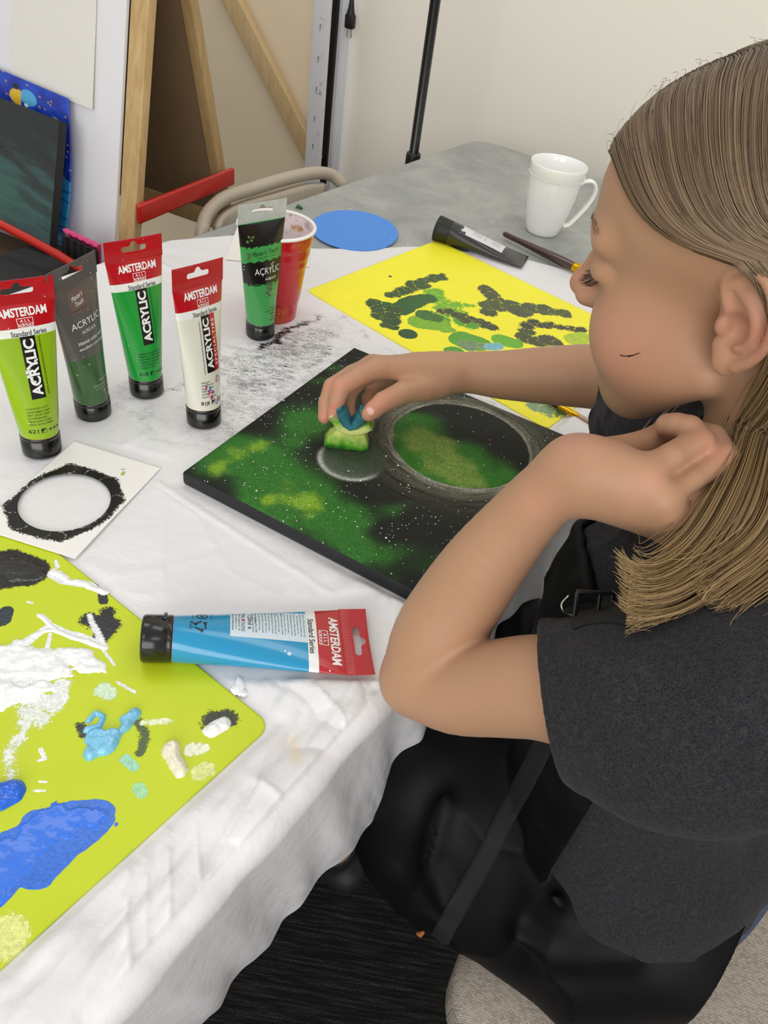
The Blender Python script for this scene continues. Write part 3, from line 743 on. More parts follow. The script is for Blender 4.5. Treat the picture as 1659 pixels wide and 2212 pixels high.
# black tube lying with paper label
bt = pl('tube_grey_black', '#1d1d1b', speck=.03, rough=.35)
def dec_black(L, mi):
    L.rect(-16, 14, 40, 112, mi(mat('torn_label', '#d9d9dc', .5)), .12, 8, 14)
    for k_, (x_, y_, r_) in enumerate([(-15, 41, 4), (-7, 39, 3), (3, 40, 3.4), (12, 40, 4), (13, 46, 3)]): L.blob(x_, y_, r_, mi(bt), k_, .2)
    k = mi('ink')
    for i in range(7): L.text('acrylic colour paint', -1, 60+i*2.3, w=17, h=1.2, m=k, rot=0)
    L.text('AP  120', 0, 80, w=14, h=2.2, m=k)
    for i in range(6): L.text('smooth artist quality', 0, 92+i*2.3, w=15, h=1.1, m=k)
    for a_, b_ in (((-6, 62), (4, 71)), ((-2, 60), (8, 68))):
        L.mb.add([L.S(a_[0], a_[1], .2), L.S(a_[0]+.7, a_[1], .2), L.S(b_[0]+.7, b_[1], .2), L.S(b_[0], b_[1], .2)], [(0, 1, 2, 3)], k, False)
M_BCAP = mat('cap_ribbed_black', '#151514', rough=.5, speck=.03)
def closed_tube(label, bb, tt, side, body, cap_m, decor, H=150.):
    """tube with a plain flat crimp, no hang hole"""
    base, top = np.asarray(bb), np.asarray(tt); sc = np.linalg.norm(top-base)/H; A = nrm(top-base); X = nrm(side-A*(side@A)); N = np.cross(X, A)
    if N[2] < 0: X = -X; N = -N
    root = thing('paint_tube', label, 'paint tube', base, 'lying paint tubes')
    r = 19.; yc, ye = 24., 143.
    def wd(y): v = np.clip((y-yc)/(ye-yc), 0, 1); return r*.95+(25-r*.95)*v**.8, r*.95*(1-v)**.8+.6, v
    def S(x, y, lift=0):
        w, d, v = wd(y); xs = max(-w, min(w, x)); n = d*math.sqrt(max(0, 1-(xs/w)**2)); return base+(X*xs+N*(n+lift)+A*y)*sc
    mb = MB(); rows = []
    for y in np.linspace(yc, ye, 30):
        w, d, v = wd(y); rows.append([base+(X*w*math.cos(q)+N*d*math.sin(q)+A*y)*sc for q in np.arange(40)*2*math.pi/40])
    w, d, v = wd(ye); rows.append([base+(X*w*math.cos(q)+N*.6*math.sin(q)+A*H)*sc for q in np.arange(40)*2*math.pi/40])
    mb.grid(rows, 0, closev=True); mb.f.append(tuple(len(mb.v)-40+i for i in range(40))); mb.m.append(0); mb.sm.append(False)
    mats = [body, M_BLK, M_LET, M_INK]; nm = {'blk': 1, 'wht': 2, 'ink': 3}
    def mi(q):
        if q in nm: return nm[q]
        if q not in mats: mats.append(q)
        return mats.index(q)
    decor(Label(mb, S), mi); mb.build('tube_body', mats, root)
    k = MB(); R = 19.5
    k.lathe(base, A, [(a*sc, b*sc) for a, b in [(0, 1.5), (R-4, 1.5), (R-3, 0), (R-.6, .3), (R, 1.5), (R-.4, 10), (R-1.2, 20), (R-1, 24), (R-2, 25), (0, 25)]], 48, ref=X)
    k.build('cap', cap_m, root)
closed_tube('dark tube with a torn white label lying by the far end of the yellow mat', P(943, 492, z=TZ+.0215), P(1135, 566, z=TZ+.006), P(1060, 590, z=TZ)-P(1090, 520, z=TZ), bt, M_BCAP, dec_black)
# ------------------------------------------------------------------ mug
def mug():
    base = P(1170, 500, z=TZ); root = thing('coffee_mug', 'white mug with a beaded band standing on the grey end of the table', 'mug', base)
    pm = mat('white_porcelain', '#f7f7f4', rough=.16, coat=.6)
    mb = MB(); H = .116
    o = [(0, .0), (.026, 0), (.0275, .001), (.029, .004), (.033, .018), (.0375, .040), (.0415, .065), (.0442, .088), (.0452, .098), (.0462, .100), (.0468, .1015), (.0474, .110), (.0478, H-.001), (.0472, H), (.0462, H-.001), (.0448, .105), (.043, .095), (.039, .060), (.034, .030), (.027, .012), (.0, .010)]
    mb.lathe(base, (0, 0, 1), o, 72)
    for i in range(80):
        a = 2*math.pi*i/80; c = base+V(.0462*math.cos(a), .0462*math.sin(a), .0965)
        q = [c+.0011*V(math.cos(b_)*math.cos(a_), math.sin(b_)*math.cos(a_), math.sin(a_)) for a_ in (-.9, 0, .9) for b_ in np.arange(6)*math.pi/3]
        mb.add(q, [(r*6+j, r*6+(j+1) % 6, (r+1)*6+(j+1) % 6, (r+1)*6+j) for r in (0, 1) for j in range(6)]+[(5, 4, 3, 2, 1, 0), tuple(range(12, 18))])
    mb.build('mug_body', pm, root)
    d = nrm(V(.97, .10, 0)); d = nrm(P(1290, 440, z=TZ+.06)-P(1190, 430, z=TZ+.06)); d[2] = 0; d = nrm(d)
    hp = [(.0440, .086), (.052, .091), (.064, .092), (.073, .084), (.0745, .071), (.068, .052), (.056, .032), (.046, .018), (.0385, .014), (.034, .0135)]
    pts = catmull([base+d*a+V(0, 0, b) for a, b in hp], 5); sd = np.cross(d, V(0, 0, 1))
    hb = MB(); hb.tube(pts, [.0072]*3+[.0066]*(len(pts)-6)+[.0075]*3, 14, flat=.45, side=sd); hb.build('handle', pm, root)
mug()
# ------------------------------------------------------------------ red party cup
def cupf():
    base = P(592, 678, z=TZ+.002); root = thing('plastic_cup', 'red plastic cup with paint-streaked rim behind the light green tube', 'cup', base)
    H = .121; t = NT('red_cup_plastic'); sep = t.n('ShaderNodeSeparateXYZ'); t.l(t.co(), sep.inputs[0])
    c = t.mix(t.ramp(t.noise(22, 3, .5), [(.56, 0), (.66, .8)]), lin4('#b8121c'), lin4('#c9621c')); c = t.mix(t.ramp(t.noise(9, 2), [(.5, 0), (.7, .6)]), c, lin4('#8d0f1f')); c = specks(t, c, dens=.05, scale=330, size=.18)
    t.color(c).set(rough=.25, coat=.4)
    r0_, r1_ = .0305, .0465
    prof = []
    for h in np.linspace(0, H-.004, 40):
        r = r0_+(r1_-r0_)*(h/H)
        for st_ in (.026, .072, .086, .100): r += .0008*(1 if h > st_ else 0)
        if .0 < h < .002: r -= .001
        prof.append((r-.0025, h))
    mb = MB(); mb.lathe(base, (0, 0, 1), [(0, 0.002), (r0_-.006, .002), (r0_-.005, 0)]+prof, 64)
    mb.build('cup_wall', t.m, root)
    t2 = NT('paint_stained_white'); c = t2.mix(t2.ramp(t2.noise(38, 5, .65), [(.56, 0), (.66, 1)]), lin4('#e9dcde'), lin4('#b98a3a')); c = t2.mix(t2.ramp(t2.noise(29, 3), [(.60, 0), (.72, 1)]), c, lin4('#8b5c92'))
    t2.color(c).set(rough=.3)
    ib = MB(); ib.lathe(base, (0, 0, 1), [(0, .004), (r0_-.004, .004)]+[(a-.0008, b+.001) for a, b in prof[1:]], 64); ib.build('inner_lining', t2.m, root)
    rb = MB(); R = r1_+.0008; rb.lathe(base+V(0, 0, H-.003), (0, 0, 1), [(R-.0012+.0022*math.cos(a), .0022*math.sin(a)) for a in np.linspace(0, 2*math.pi, 12)], 64)
    t3 = NT('rim_white'); t3.color(t3.mix(t3.ramp(t3.noise(60, 4, .6), [(.60, 0), (.68, 1)]), lin4('#ecebe6'), lin4('#c99a3c'))).set(rough=.3); rb.build('rim', t3.m, root)
cupf()
# folded paper under the cup
mb = MB(); pz = TZ+.0035
mb.poly([P(520, 470, z=pz), P(487, 561, z=pz), P(545, 566, z=pz), P(668, 577, z=pz), P(668, 540, z=pz), P(640, 470, z=pz)], V(0, 0, 1), .0008)
tpp = mb.build('paper_card', mat('paper_white', '#ece9e2', .6)); tag(tpp, 'small white paper card lying under the red cup', 'paper')
# blue disc
mb = MB(); pts_ = []
cpx, cpy = 765.5, 499; 
for i in range(64):
    a = 2*math.pi*i/64; pts_.append(P(cpx+94*math.cos(a)+2*math.sin(a), cpy+43*math.sin(a)+7.5*math.cos(a), z=TZ+.0028))
mb.poly(pts_, V(0, 0, 1), .0012); bd = mb.build('round_disc', mat('blue_disc_card', '#4b8fe6', .5, speck=.05)); tag(bd, 'flat round blue disc lying on the table beyond the red cup', 'disc')
# ------------------------------------------------------------------ painted canvas
ZC = TZ+.019
B0 = P(397, 1017, z=ZC); A0 = P(765, 750, z=ZC); 
ey_ = nrm(A0-B0); ex_ = V(ey_[1], -ey_[0], 0); CS = .305
def cpt(u, v, z=ZC): q = B0+ex_*u+ey_*v; return V(q[0], q[1], z)
cnv = thing('painted_canvas', 'square stretched canvas painted as a green and black starry space scene', 'painting', cpt(.15, .15, TZ+.003))
N_ = 340; g = np.linspace(0, CS, N_); U, Vv = np.meshgrid(g, g, indexing='ij')
ed = np.minimum(np.minimum(U, CS-U), np.minimum(Vv, CS-Vv)); zz = ZC - .0012*np.exp(-ed/.0012)
Q = B0+ex_*U[..., None]+ey_*Vv[..., None]; Q[..., 2] = zz
idx = np.arange(N_*N_).reshape(N_, N_); F = np.stack([idx[:-1, :-1], idx[1:, :-1], idx[1:, 1:], idx[:-1, 1:]], -1).reshape(-1, 4)
def lc(px, py):
    q = P(px, py, z=ZC)-B0; return q@ex_, q@ey_
def gauss(px, py, r, ax=1.0): 
    a, b = lc(px, py); wx = (fbm(U*20, Vv*20, seed=int(px))-.5)*.05; wy = (fbm(U*20+3, Vv*20, seed=int(py))-.5)*.05
    return np.exp(-(((U+wx-a)**2+(Vv+wy-b)**2)/(r*r)))
n1 = fbm(U*26, Vv*26, o=5, seed=11); n2 = fbm(U*70, Vv*70, o=4, seed=13)
colr = np.zeros(U.shape+(3,)); colr[:] = lin('#141613')
def blend(maskv, hexc): 
    global colr
    maskv = np.clip(maskv, 0, 1)[..., None]; colr = colr*(1-maskv)+np.array(lin(hexc))*maskv
G = 0
for px, py, r, a in [(470, 1000, .028, .8), (540, 980, .03, .9), (590, 1020, .032, 1), (600, 1090, .03, .9), (640, 930, .022, .6), (670, 900, .022, .7), (660, 1060, .03, .9), (700, 1110, .022, .6), (560, 1060, .02, .5),
                     (770, 1130, .02, .6), (780, 1180, .022, .9), (830, 1110, .02, .45), (870, 1200, .022, .5), (740, 790, .02, .3), (700, 830, .015, .25), (930, 1200, .015, .3)]:
    G = G + a*gauss(px, py, r)
blend(sstep(.06, .8, G*(.45+n1*1.1)), '#37832a')
G2 = sum(a*gauss(px, py, r) for px, py, r, a in [(480, 985, .014, .7), (560, 970, .018, .8), (600, 1085, .02, 1.0), (660, 1075, .018, .8), (690, 1105, .012, .5), (640, 1040, .012, .4), (790, 1185, .014, .35), (460, 1030, .014, .5), (660, 880, .01, .3)])
blend(sstep(.25, .95, G2*(.35+n2*1.2))*.9, '#97c62f')
# large planet ring and disc
cu, cv = .191, .2128; R1 = .0729
d = np.hypot(U-cu+(n1-.5)*.002, Vv-cv); ang = np.arctan2(Vv-cv, U-cu)
def streak(f1, f2, sd): return fbm(np.cos(ang)*f1+d*f2, np.sin(ang)*f1, d*f2, o=4, seed=sd)
st_ = streak(3, 260, 5)
ringm = np.exp(-np.maximum(d-R1, 0)/.012)*(d > R1)
blend(np.exp(-np.maximum(d-R1, 0)/.017)*(d > R1)*sstep(.1, .6, st_), '#97937a')
blend(ringm*sstep(.45, .62, streak(5, 420, 8))*.9*np.exp(-np.maximum(d-R1, 0)/.012), '#c9cabb')
blend(np.exp(-((d-R1-.0012)/.0014)**2)*.55*sstep(.3, .6, st_), '#b9bdb0')
ins = (d <= R1).astype(float)
blend(ins, '#14150f')
gi = ins*sum(a*gauss(px, py, r) for px, py, r, a in [(880, 940, .03, .8), (920, 990, .03, 1), (960, 1030, .032, 1), (1010, 1040, .025, .9), (1080, 1020, .02, .8), (930, 920, .02, .6), (1000, 990, .025, .7), (890, 1000, .02, .6)])
blend(ins*sstep(.05, .8, gi*(.5+n1)), '#3a8a22')
gi2 = ins*sum(a*gauss(px, py, r) for px, py, r, a in [(900, 950, .022, .8), (940, 985, .022, 1), (890, 920, .015, .7), (1000, 1020, .02, .9), (960, 950, .015, .6), (1010, 1045, .014, .8), (960, 1045, .014, .6)])
blend(ins*sstep(.2, 1.0, gi2*(.35+n2*1.2))*.9, '#93b14e')
# small grey planet
c1u, c1v = lc(756, 985); 
e1 = P(683, 975, z=ZC); 
c1u, c1v, R2 = .1142, .1141, .0345
c1u, c1v = [.5*(a+b) for a, b in zip(lc(683, 978), lc(838, 1005))]; R2 = .0335
d2 = np.hypot(U-c1u, Vv-c1v); ina = sstep(R2+.0008, R2-.0008, d2+(n2-.5)*.001)
blend(ina*.85, '#4f5f49'); blend(ina*sstep(.45, .75, n1)*.6, '#2c3a2a')
lu, lv = lc(700, 1040); ld_ = nrm(V(lu-c1u, lv-c1v, 0)); cosl = ((U-c1u)*ld_[0]+(Vv-c1v)*ld_[1])/(d2+1e-6)
rim = np.exp(-((d2-R2+.0012)/.0022)**2)*sstep(-.1, .7, cosl); blend(rim, '#dfe3dc'); blend(ina*np.exp(-(R2-d2)/.008)*sstep(0, .9, cosl)*.5, '#a6afa0')
tmsk = sstep(.4, 0, np.hypot(U-.15, Vv-.125)/.03)
blend(np.exp(-((U-.148)**2+(Vv-.135)**2)/.010**2)*sstep(.4, .6, n2)*.7, '#857c62')
blend(np.exp(-((U-.155)**2+(Vv-.108)**2)/.014**2)*sstep(.4, .7, n1)*.5, '#3b3133')
for q in range(6): pass
def canvasmat():
    t = NT('space_painting'); a = t.attr('paint'); s_ = t.attr('stars')
    nz = t.noise(1500, 3, .7); 
    nm = t.noise(420, 4, .75); c = t.mix(t.ramp(nz, [(.30, .55), (.66, 0)]), a.outputs['Color'], (.008, .010, .007, 1)); c = t.mix(t.ramp(nm, [(.36, .5), (.56, 0)]), c, (.010, .014, .009, 1))
    c = specks(t, c, scale=330, dens=.1, size=.20, densnode=s_.outputs['Fac'], col=(.8, .82, .78, 1)); c = specks(t, c, scale=150, dens=.1, size=.15, densnode=t.math('MULTIPLY', s_.outputs['Fac'], .45), col=(.85, .86, .82, 1))
    t.color(c).set(rough=.55, spec=.22); t.bump(t.noise(900, 2), .35, .0004); return t.m
M_CV = canvasmat()
co_ = mesh_obj('painted_front', Q.reshape(-1, 3), F, M_CV, cnv); cattr(co_, 'paint', colr.reshape(-1, 3))
star = .10+.22*sstep(.45, .7, fbm(U*14, Vv*14, seed=41)); star = star*np.where(d < R1, .28, 1)*np.where(d2 < R2, .05, 1); star = star+.35*sum(gauss(px, py, .02) for px, py in [(680, 900), (560, 1050), (730, 1130), (640, 1100), (850, 1120), (770, 1060)])
fattr(co_, 'stars', np.clip(star, 0, .55).ravel())
mb = MB(); sides = [cpt(0, 0), cpt(CS, 0), cpt(CS, CS), cpt(0, CS)]; dk = mat('canvas_edge_black', '#15171a', .5, noise=.3, nscale=40, bump=.3, bscale=900)
mid = V(*cpt(CS/2, CS/2)); rings = []
for z, e in ((ZC-.0012, 0), (ZC-.003, .0008), (ZC-.010, .0009), (TZ+.006, .0008), (TZ+.003, 0), (TZ+.003, -.02)):
    r = []
    for q in range(4):
        a, b = sides[q], sides[(q+1) % 4]
        for k in range(12): p = a+(b-a)*k/12; dv = nrm(V(p[0]-mid[0], p[1]-mid[1], 0)); p = p+dv*e; r.append(V(p[0], p[1], z))
    rings.append(r)
mb.grid(rings, closev=True, flip=False); mb.build('canvas_edge', dk, cnv)
# ------------------------------------------------------------------ painting mats
def roundpoly(pts, r, k=6):
    out = []; n = len(pts)
    for i in range(n):
        p0, p1, p2 = pts[i-1], pts[i], pts[(i+1) % n]; a, b = nrm(p0-p1), nrm(p2-p1); rr = min(r, .45*np.linalg.norm(p0-p1), .45*np.linalg.norm(p2-p1)) if r > 0 else 0
        if rr == 0: out.append(p1); continue
        for t in range(k+1):
            t_ = t/k; out.append((1-t_)**2*(p1+a*rr)+2*t_*(1-t_)*p1+t_**2*(p1+b*rr))
    return out
def sheet_grid(name, corners, res, z, th, r, matl, parent, layers, seed=0, hole=None, sag=None, side=None):
    """rectangular sheet (4 corners) with rounded corners, painted top"""
    c = [V(*q[:2], 0) for q in corners]; L1 = np.linalg.norm(c[1]-c[0]); L2 = np.linalg.norm(c[3]-c[0]); n1, n2 = int(L1/res)+2, int(L2/res)+2
    u, v = np.meshgrid(np.linspace(0, 1, n1), np.linspace(0, 1, n2), indexing='ij')
    # rounded-corner pull-in
    a, b = u*L1, v*L2
    dx = np.where(a < r, r-a, np.where(a > L1-r, a-(L1-r), 0)); dy = np.where(b < r, r-b, np.where(b > L2-r, b-(L2-r), 0))
    m_ = np.maximum(dx, dy); hyp = np.hypot(dx, dy); f = np.where((dx > 0) & (dy > 0), m_/np.maximum(hyp, 1e-9), 1)
    a2 = np.where(a < r, r-dx*f, np.where(a > L1-r, L1-r+dx*f, a)); b2 = np.where(b < r, r-dy*f, np.where(b > L2-r, L2-r+dy*f, b))
    u, v = a2/L1, b2/L2
    Pp = c[0][None, None]*((1-u)*(1-v))[..., None]+c[1]*(u*(1-v))[..., None]+c[2]*(u*v)[..., None]+c[3]*((1-u)*v)[..., None]
    X, Y = Pp[..., 0], Pp[..., 1]; Zt = z+th+(sag(X, Y) if sag else 0*X); Pp[..., 2] = Zt
    rgb, cov, dry = daubs(X, Y, layers, seed)
    idx = np.arange(n1*n2).reshape(n1, n2); F = np.stack([idx[:-1, :-1], idx[1:, :-1], idx[1:, 1:], idx[:-1, 1:]], -1).reshape(-1, 4)
    A3 = Pp.reshape(-1, 3)
    if hole is not None:
        dd = np.hypot(A3[:, 0]-hole[0], A3[:, 1]-hole[1])
        # snap the vertices nearest the rim onto it, drop what lies inside
        rr = hole[2]; near_ = (np.abs(dd-rr) < res*.75); s_ = rr/np.maximum(dd, 1e-9)
        A3[near_, 0] = hole[0]+(A3[near_, 0]-hole[0])*s_[near_]; A3[near_, 1] = hole[1]+(A3[near_, 1]-hole[1])*s_[near_]
        dd = np.hypot(A3[:, 0]-hole[0], A3[:, 1]-hole[1]); cen = A3[F].mean(1); keep = np.hypot(cen[:, 0]-hole[0], cen[:, 1]-hole[1]) > rr-.0001; F = F[keep]
    nrmz = np.cross(A3[F[0][1]]-A3[F[0][0]], A3[F[0][2]]-A3[F[0][0]])[2]
    if nrmz < 0: F = F[:, ::-1]
    # drop unused vertices
    used = np.unique(F); rem = -np.ones(len(A3), int); rem[used] = np.arange(len(used))
    o = mesh_obj(name, A3[used], rem[F], matl, parent); cattr(o, 'paint', rgb.reshape(-1, 3)[used], cov.ravel()[used]); fattr(o, 'dry', dry.ravel()[used])
    sd = o.modifiers.new('thick', 'SOLIDIFY'); sd.thickness = th; sd.offset = -1
    return o, L1, L2
def pxl(pts, z=TZ+.003):
    """[(px, py, radius in mm)] -> metric"""
    return [(*P(a, b, z=z)[:2], r/1000) for a, b, r in pts]
# yellow mat
k1, k2 = P(663, 628, z=TZ+.003), P(945, 519, z=TZ+.003); dn = nrm(P(905, 768, z=TZ+.003)-k1); dn[2] = 0
d2_ = nrm(P(1265, 652, z=TZ+.003)-k2)
LY = .405
ymat_layers = []
D_, G_, O_ = '#2c3a1d', '#245a1c', '#45502a'
_dr = np.random.default_rng(5)
def ad(h, pts, e=6, w=.012, dr=.2, z=TZ+.003):
    q = pxl([(a_, b_, c_*1.45) for a_, b_, c_ in pts], z)
    if dr < .2: ymat_layers.append((h, q, e/700, w, dr)); return
    for a, b in zip(q[:-1], q[1:]):     # sponge dabs along the stroke
        n = max(2, int(math.hypot(b[0]-a[0], b[1]-a[1])/(a[2]*.55)))
        for i in range(n+1):
            t = i/n; r = a[2]+(b[2]-a[2])*t; x = a[0]+(b[0]-a[0])*t+_dr.normal()*r*.35; y = a[1]+(b[1]-a[1])*t+_dr.normal()*r*.35
            ymat_layers.append((h, [(x, y, r*_dr.uniform(.75, 1.25))], e/500, w*.8, dr+.15))
ad('#6fb417', [(905, 655, 10), (945, 640, 9), (960, 665, 8), (1020, 660, 4)], 10, .02, .35)
ad('#4f9e1c', [(940, 690, 10), (990, 680, 8), (1010, 700, 7)], 10, .015, .4)
ad('#1f5a1c', [(815, 660, 9), (860, 668, 12), (900, 650, 12), (925, 645, 9)], 5, .012, .15)
ad('#2a4d20', [(850, 640, 6), (900, 615, 7), (925, 604, 6), (960, 596, 5)], 6, .014, .35)
ad('#234a1c', [(812, 655, 8), (840, 700, 7), (850, 672, 9)], 6, .012, .25)
ad('#7db41c', [(905, 697, 11), (950, 700, 13), (965, 712, 8)], 5, .01, .1)
ad('#2e6a1d', [(915, 683, 8), (945, 690, 7)], 5, .01, .2)
ad('#3d4a22', [(1045, 625, 9), (1075, 650, 8), (1060, 672, 7)], 6, .012, .3)
ad('#41512a', [(1060, 660, 11), (1110, 665, 12), (1160, 668, 9), (1230, 680, 7)], 6, .012, .3)
ad('#33401f', [(960, 672, 7), (1010, 690, 6), (1060, 705, 6)], 5, .012, .35)
ad('#3b4522', [(1125, 715, 9), (1150, 735, 9), (1200, 738, 8)], 6, .012, .35)
ad('#2f3320', [(1140, 700, 6), (1200, 705, 5), (1255, 715, 5)], 6, .010, .45)
ad('#1e4a20', [(881, 722, 9)], 2.5, .002, .05)
ad('#8fae5a', [(928, 745, 10)], 8, .006, .3)
ad('#56a01f', [(1000, 735, 14), (1030, 742, 13)], 6, .008, .1)
ad('#6f8f66', [(1005, 742, 8), (1035, 748, 7)], 6, .008, .35)
ad('#67b41f', [(1085, 735, 10), (1110, 742, 9)], 4, .006, .1)
ad('#49a01f', [(980, 760, 9)], 4, .006, .1)
ad('#b3cf2a', [(1240, 735, 10), (1260, 730, 10)], 10, .01, .1)
ad('#74b8c8', [(1062, 752, 6), (1080, 751, 5)], 5, .006, .3)
ad('#5f7f3f', [(1170, 880, 10), (1205, 888, 8)], 10, .015, .4)
ad('#7f9d76', [(1150, 872, 8), (1180, 884, 8)], 10, .015, .5)
ad('#2c2e33', [(843, 598, 2)], 1, .003, 0)
ymat, a1, a2 = sheet_grid('painting_mat', [k1, k1+dn*LY, k1+dn*LY+(k2-k1), k2], .0012, TZ+.002, .0015, .008, painted('yellow_mat', '#fbf32e', nscale=700, basen=.04), None, ymat_layers, 3)
print('ymat', a1, a2)
tag(ymat, 'bright yellow mat dabbed with green and dark paint, beyond the canvas', 'mat')
# lime mat
zl = TZ+.0022
m1 = P(586, 1566, z=zl+.0015); e1_ = nrm(P(180, 1212, z=zl)-P(560, 1515, z=zl)); e2_ = nrm(P(100, 2024, z=zl)-P(500, 1660, z=zl))
LL1, LL2 = .46, .305
print('lime angle', math.degrees(math.acos(e1_@e2_)))
lm = []
al = lambda h, pts, e=6, w=.008, dr=.2: lm.append((h, pxl(pts, zl+.0015), e/1000, w, dr))
al('#12110f', [(20, 1215, 15), (60, 1235, 17), (10, 1245, 14)], 9, .006, .5)
al('#24272b', [(215, 1262, 3), (222, 1300, 4)], 3, .004, .6)
al('#141619', [(195, 1340, 8), (235, 1350, 8), (215, 1380, 6), (230, 1320, 6)], 9, .006, .75)
al('#1c2c36', [(5, 1335, 8), (15, 1320, 6)], 3, .004, .4)
al('#e9edf0', [(0, 1470, 26), (90, 1440, 15), (150, 1420, 8)], 5, .012, .25)
al('#e9edf0', [(40, 1400, 5), (90, 1365, 3.0), (110, 1350, 2.6), (140, 1368, 2.6), (200, 1385, 3), (225, 1400, 3), (190, 1330, 2)], 2, .006, .2)
al('#e9edf0', [(88, 1330, 2.0), (115, 1355, 2.0)], 2, .002, .1)
al('#e9edf0', [(60, 1300, 1.2), (70, 1302, 1.2)], 1.5, .002, .1)
al('#e9edf0', [(100, 1405, 1.8), (108, 1370, 1.6)], 1.5, .002, .1)
al('#e9edf0', [(215, 1395, 1.2), (245, 1435, 1.2)], 1.5, .003, .1)
al('#e3e9e2', [(130, 1480, 5), (110, 1530, 5), (60, 1500, 8)], 8, .014, .6)
al('#dfe6dc', [(90, 1560, 6), (50, 1540, 6), (30, 1620, 3), (18, 1680, 2)], 12, .012, .8)
al('#e9edf0', [(85, 1620, 1.5), (95, 1640, 1.5), (80, 1645, 1)], 1.5, .003, .2)
al('#e9edf0', [(110, 1240, 3), (135, 1255, 3), (190, 1262, 3.5), (225, 1280, 3)], 2, .003, .1)
al('#e9edf0', [(120, 1212, 1.2), (125, 1225, 2)], 1.5, .003, .1)
al('#cfe8c8', [(215, 1490, 5), (235, 1500, 5)], 8, .006, .5)
al('#e9edf0', [(255, 1475, 1.2), (290, 1495, 1.2)], 1.5, .008, .5)
al('#17191a', [(175, 1570, 3), (180, 1590, 2)], 6, .004, .8)
al('#43571f', [(300, 1560, 3), (315, 1590, 3), (305, 1625, 3)], 7, .006, .6)
al('#9ad6b4', [(275, 1640, 4), (290, 1655, 4)], 6, .005, .5)
al('#9ed7a2', [(300, 1700, 4), (308, 1712, 4)], 4, .004, .4)
al('#e5ecc0', [(310, 1560, 2), (365, 1555, 2.5)], 5, .004, .7)
al('#e9ecd0', [(410, 1620, 5), (440, 1620, 4)], 6, .005, .6)
al('#d7e08a', [(450, 1660, 6), (430, 1670, 6)], 8, .006, .4)
al('#2b3416', [(465, 1560, 9), (490, 1555, 8)], 9, .006, .75)
al('#2f6fd8', [(-20, 1885, 22), (30, 1850, 18), (90, 1800, 17), (150, 1780, 14), (215, 1765, 10), (90, 1870, 13)], 3, .010, .12)
al('#dfe58a', [(10, 2030, 12)], 22, .006, .3)
al('#e9edf0', [(85, 1688, .8), (100, 1690, .8)], 1.2, .003, .4)
al('#e9edf0', [(72, 1710, .8), (98, 1708, .8)], 1.2, .003, .4)
lmat, a1, a2 = sheet_grid('painting_mat', [m1, m1+e1_*LL1, m1+e1_*LL1+e2_*LL2, m1+e2_*LL2], .0011, TZ+.0022, .0015, .011, painted('lime_mat', '#c6d61c', nscale=1100, basen=.05, bump=.4), None, lm, 5,
    sag=lambda X, Y: 0*X)
tag(lmat, 'lime green mat covered in wet white and blue paint in the near left', 'mat')
# thick wet paint standing on the lime mat
def wetblob(name, hexc, pts, hgt, soft=3.0, warp=.004, rel=.5, seed=1, z=None, rough=.18, parent=None, ridge=0.0, frac=.0, res=.0007):
    z = zl+.0015 if z is None else z
    pm = pxl(pts, z); xs = [p[0] for p in pm]; ys = [p[1] for p in pm]; rm = max(p[2] for p in pm)+.006
    X, Y = np.meshgrid(np.arange(min(xs)-rm, max(xs)+rm, res), np.arange(min(ys)-rm, max(ys)+rm, res), indexing='ij')
    wx = (fbm(X*90, Y*90, seed=seed)-.5)*warp*2; wy = (fbm(X*90+4, Y*90+2, seed=seed+2)-.5)*warp*2
    dd = np.full(X.shape, 9.0)
    for (ax, ay, ar), (bx, by, br) in (zip(pm[:-1], pm[1:]) if len(pm) > 1 else [(pm[0], pm[0])]):
        vx, vy = bx-ax, by-ay; t = np.clip(((X+wx-ax)*vx+(Y+wy-ay)*vy)/(vx*vx+vy*vy+1e-12), 0, 1)
        dd = np.minimum(dd, np.hypot(X+wx-ax-t*vx, Y+wy-ay-t*vy)-(ar+(br-ar)*t))
    if frac: dd = dd+frac*(fbm(X*700, Y*700, o=3, seed=seed+9)-.5)*2
    hh = np.sqrt(np.clip(-dd/(soft/1000), 0, 1))*hgt*(1-rel+2*rel*fbm(X*120, Y*120, seed=seed+5))
    if ridge: hh = hh*(1+ridge*(fbm(X*600, Y*120, seed=seed+7)-.5))
    Zz = z+hh-.00005
    n1_, n2_ = X.shape; idx = np.arange(n1_*n2_).reshape(n1_, n2_); F = np.stack([idx[:-1, :-1], idx[1:, :-1], idx[1:, 1:], idx[:-1, 1:]], -1).reshape(-1, 4)
    ok = (dd < 0).ravel(); F = F[ok[F].any(1)]; used = np.unique(F); rem = -np.ones(n1_*n2_, int); rem[used] = np.arange(len(used))
    o = mesh_obj(name, np.stack([X, Y, Zz], -1).reshape(-1, 3)[used], rem[F], mat('wet_'+hexc[1:]+('%g' % rough), hexc, rough=rough, coat=.4, coatr=.08), parent)
    if parent is not None: o['label'] = name.replace('_', ' ')
    return o
wetblob('light_blue_paint_blob', '#7cc4e8', [(192, 1555, 2.2), (205, 1540, 1.6), (222, 1548, 1.8), (212, 1570, 2.6), (190, 1575, 3)], .003, parent=lmat, warp=.001)
wetblob('light_blue_paint_blob', '#7cc4e8', [(205, 1590, 6.5), (225, 1605, 8.5), (240, 1590, 6), (200, 1625, 5)], .0045, parent=lmat, seed=4, warp=.003)
wetblob('light_blue_paint_blob', '#7cc4e8', [(272, 1552, 4.0), (290, 1540, 4.5), (262, 1580, 3)], .004, parent=lmat, seed=6, warp=.003)
wetblob('cream_paint_blob', '#e9e4cd', [(370, 1618, 6.5), (378, 1645, 5.5), (392, 1670, 4.5)], .0045, parent=lmat, seed=8, warp=.003)
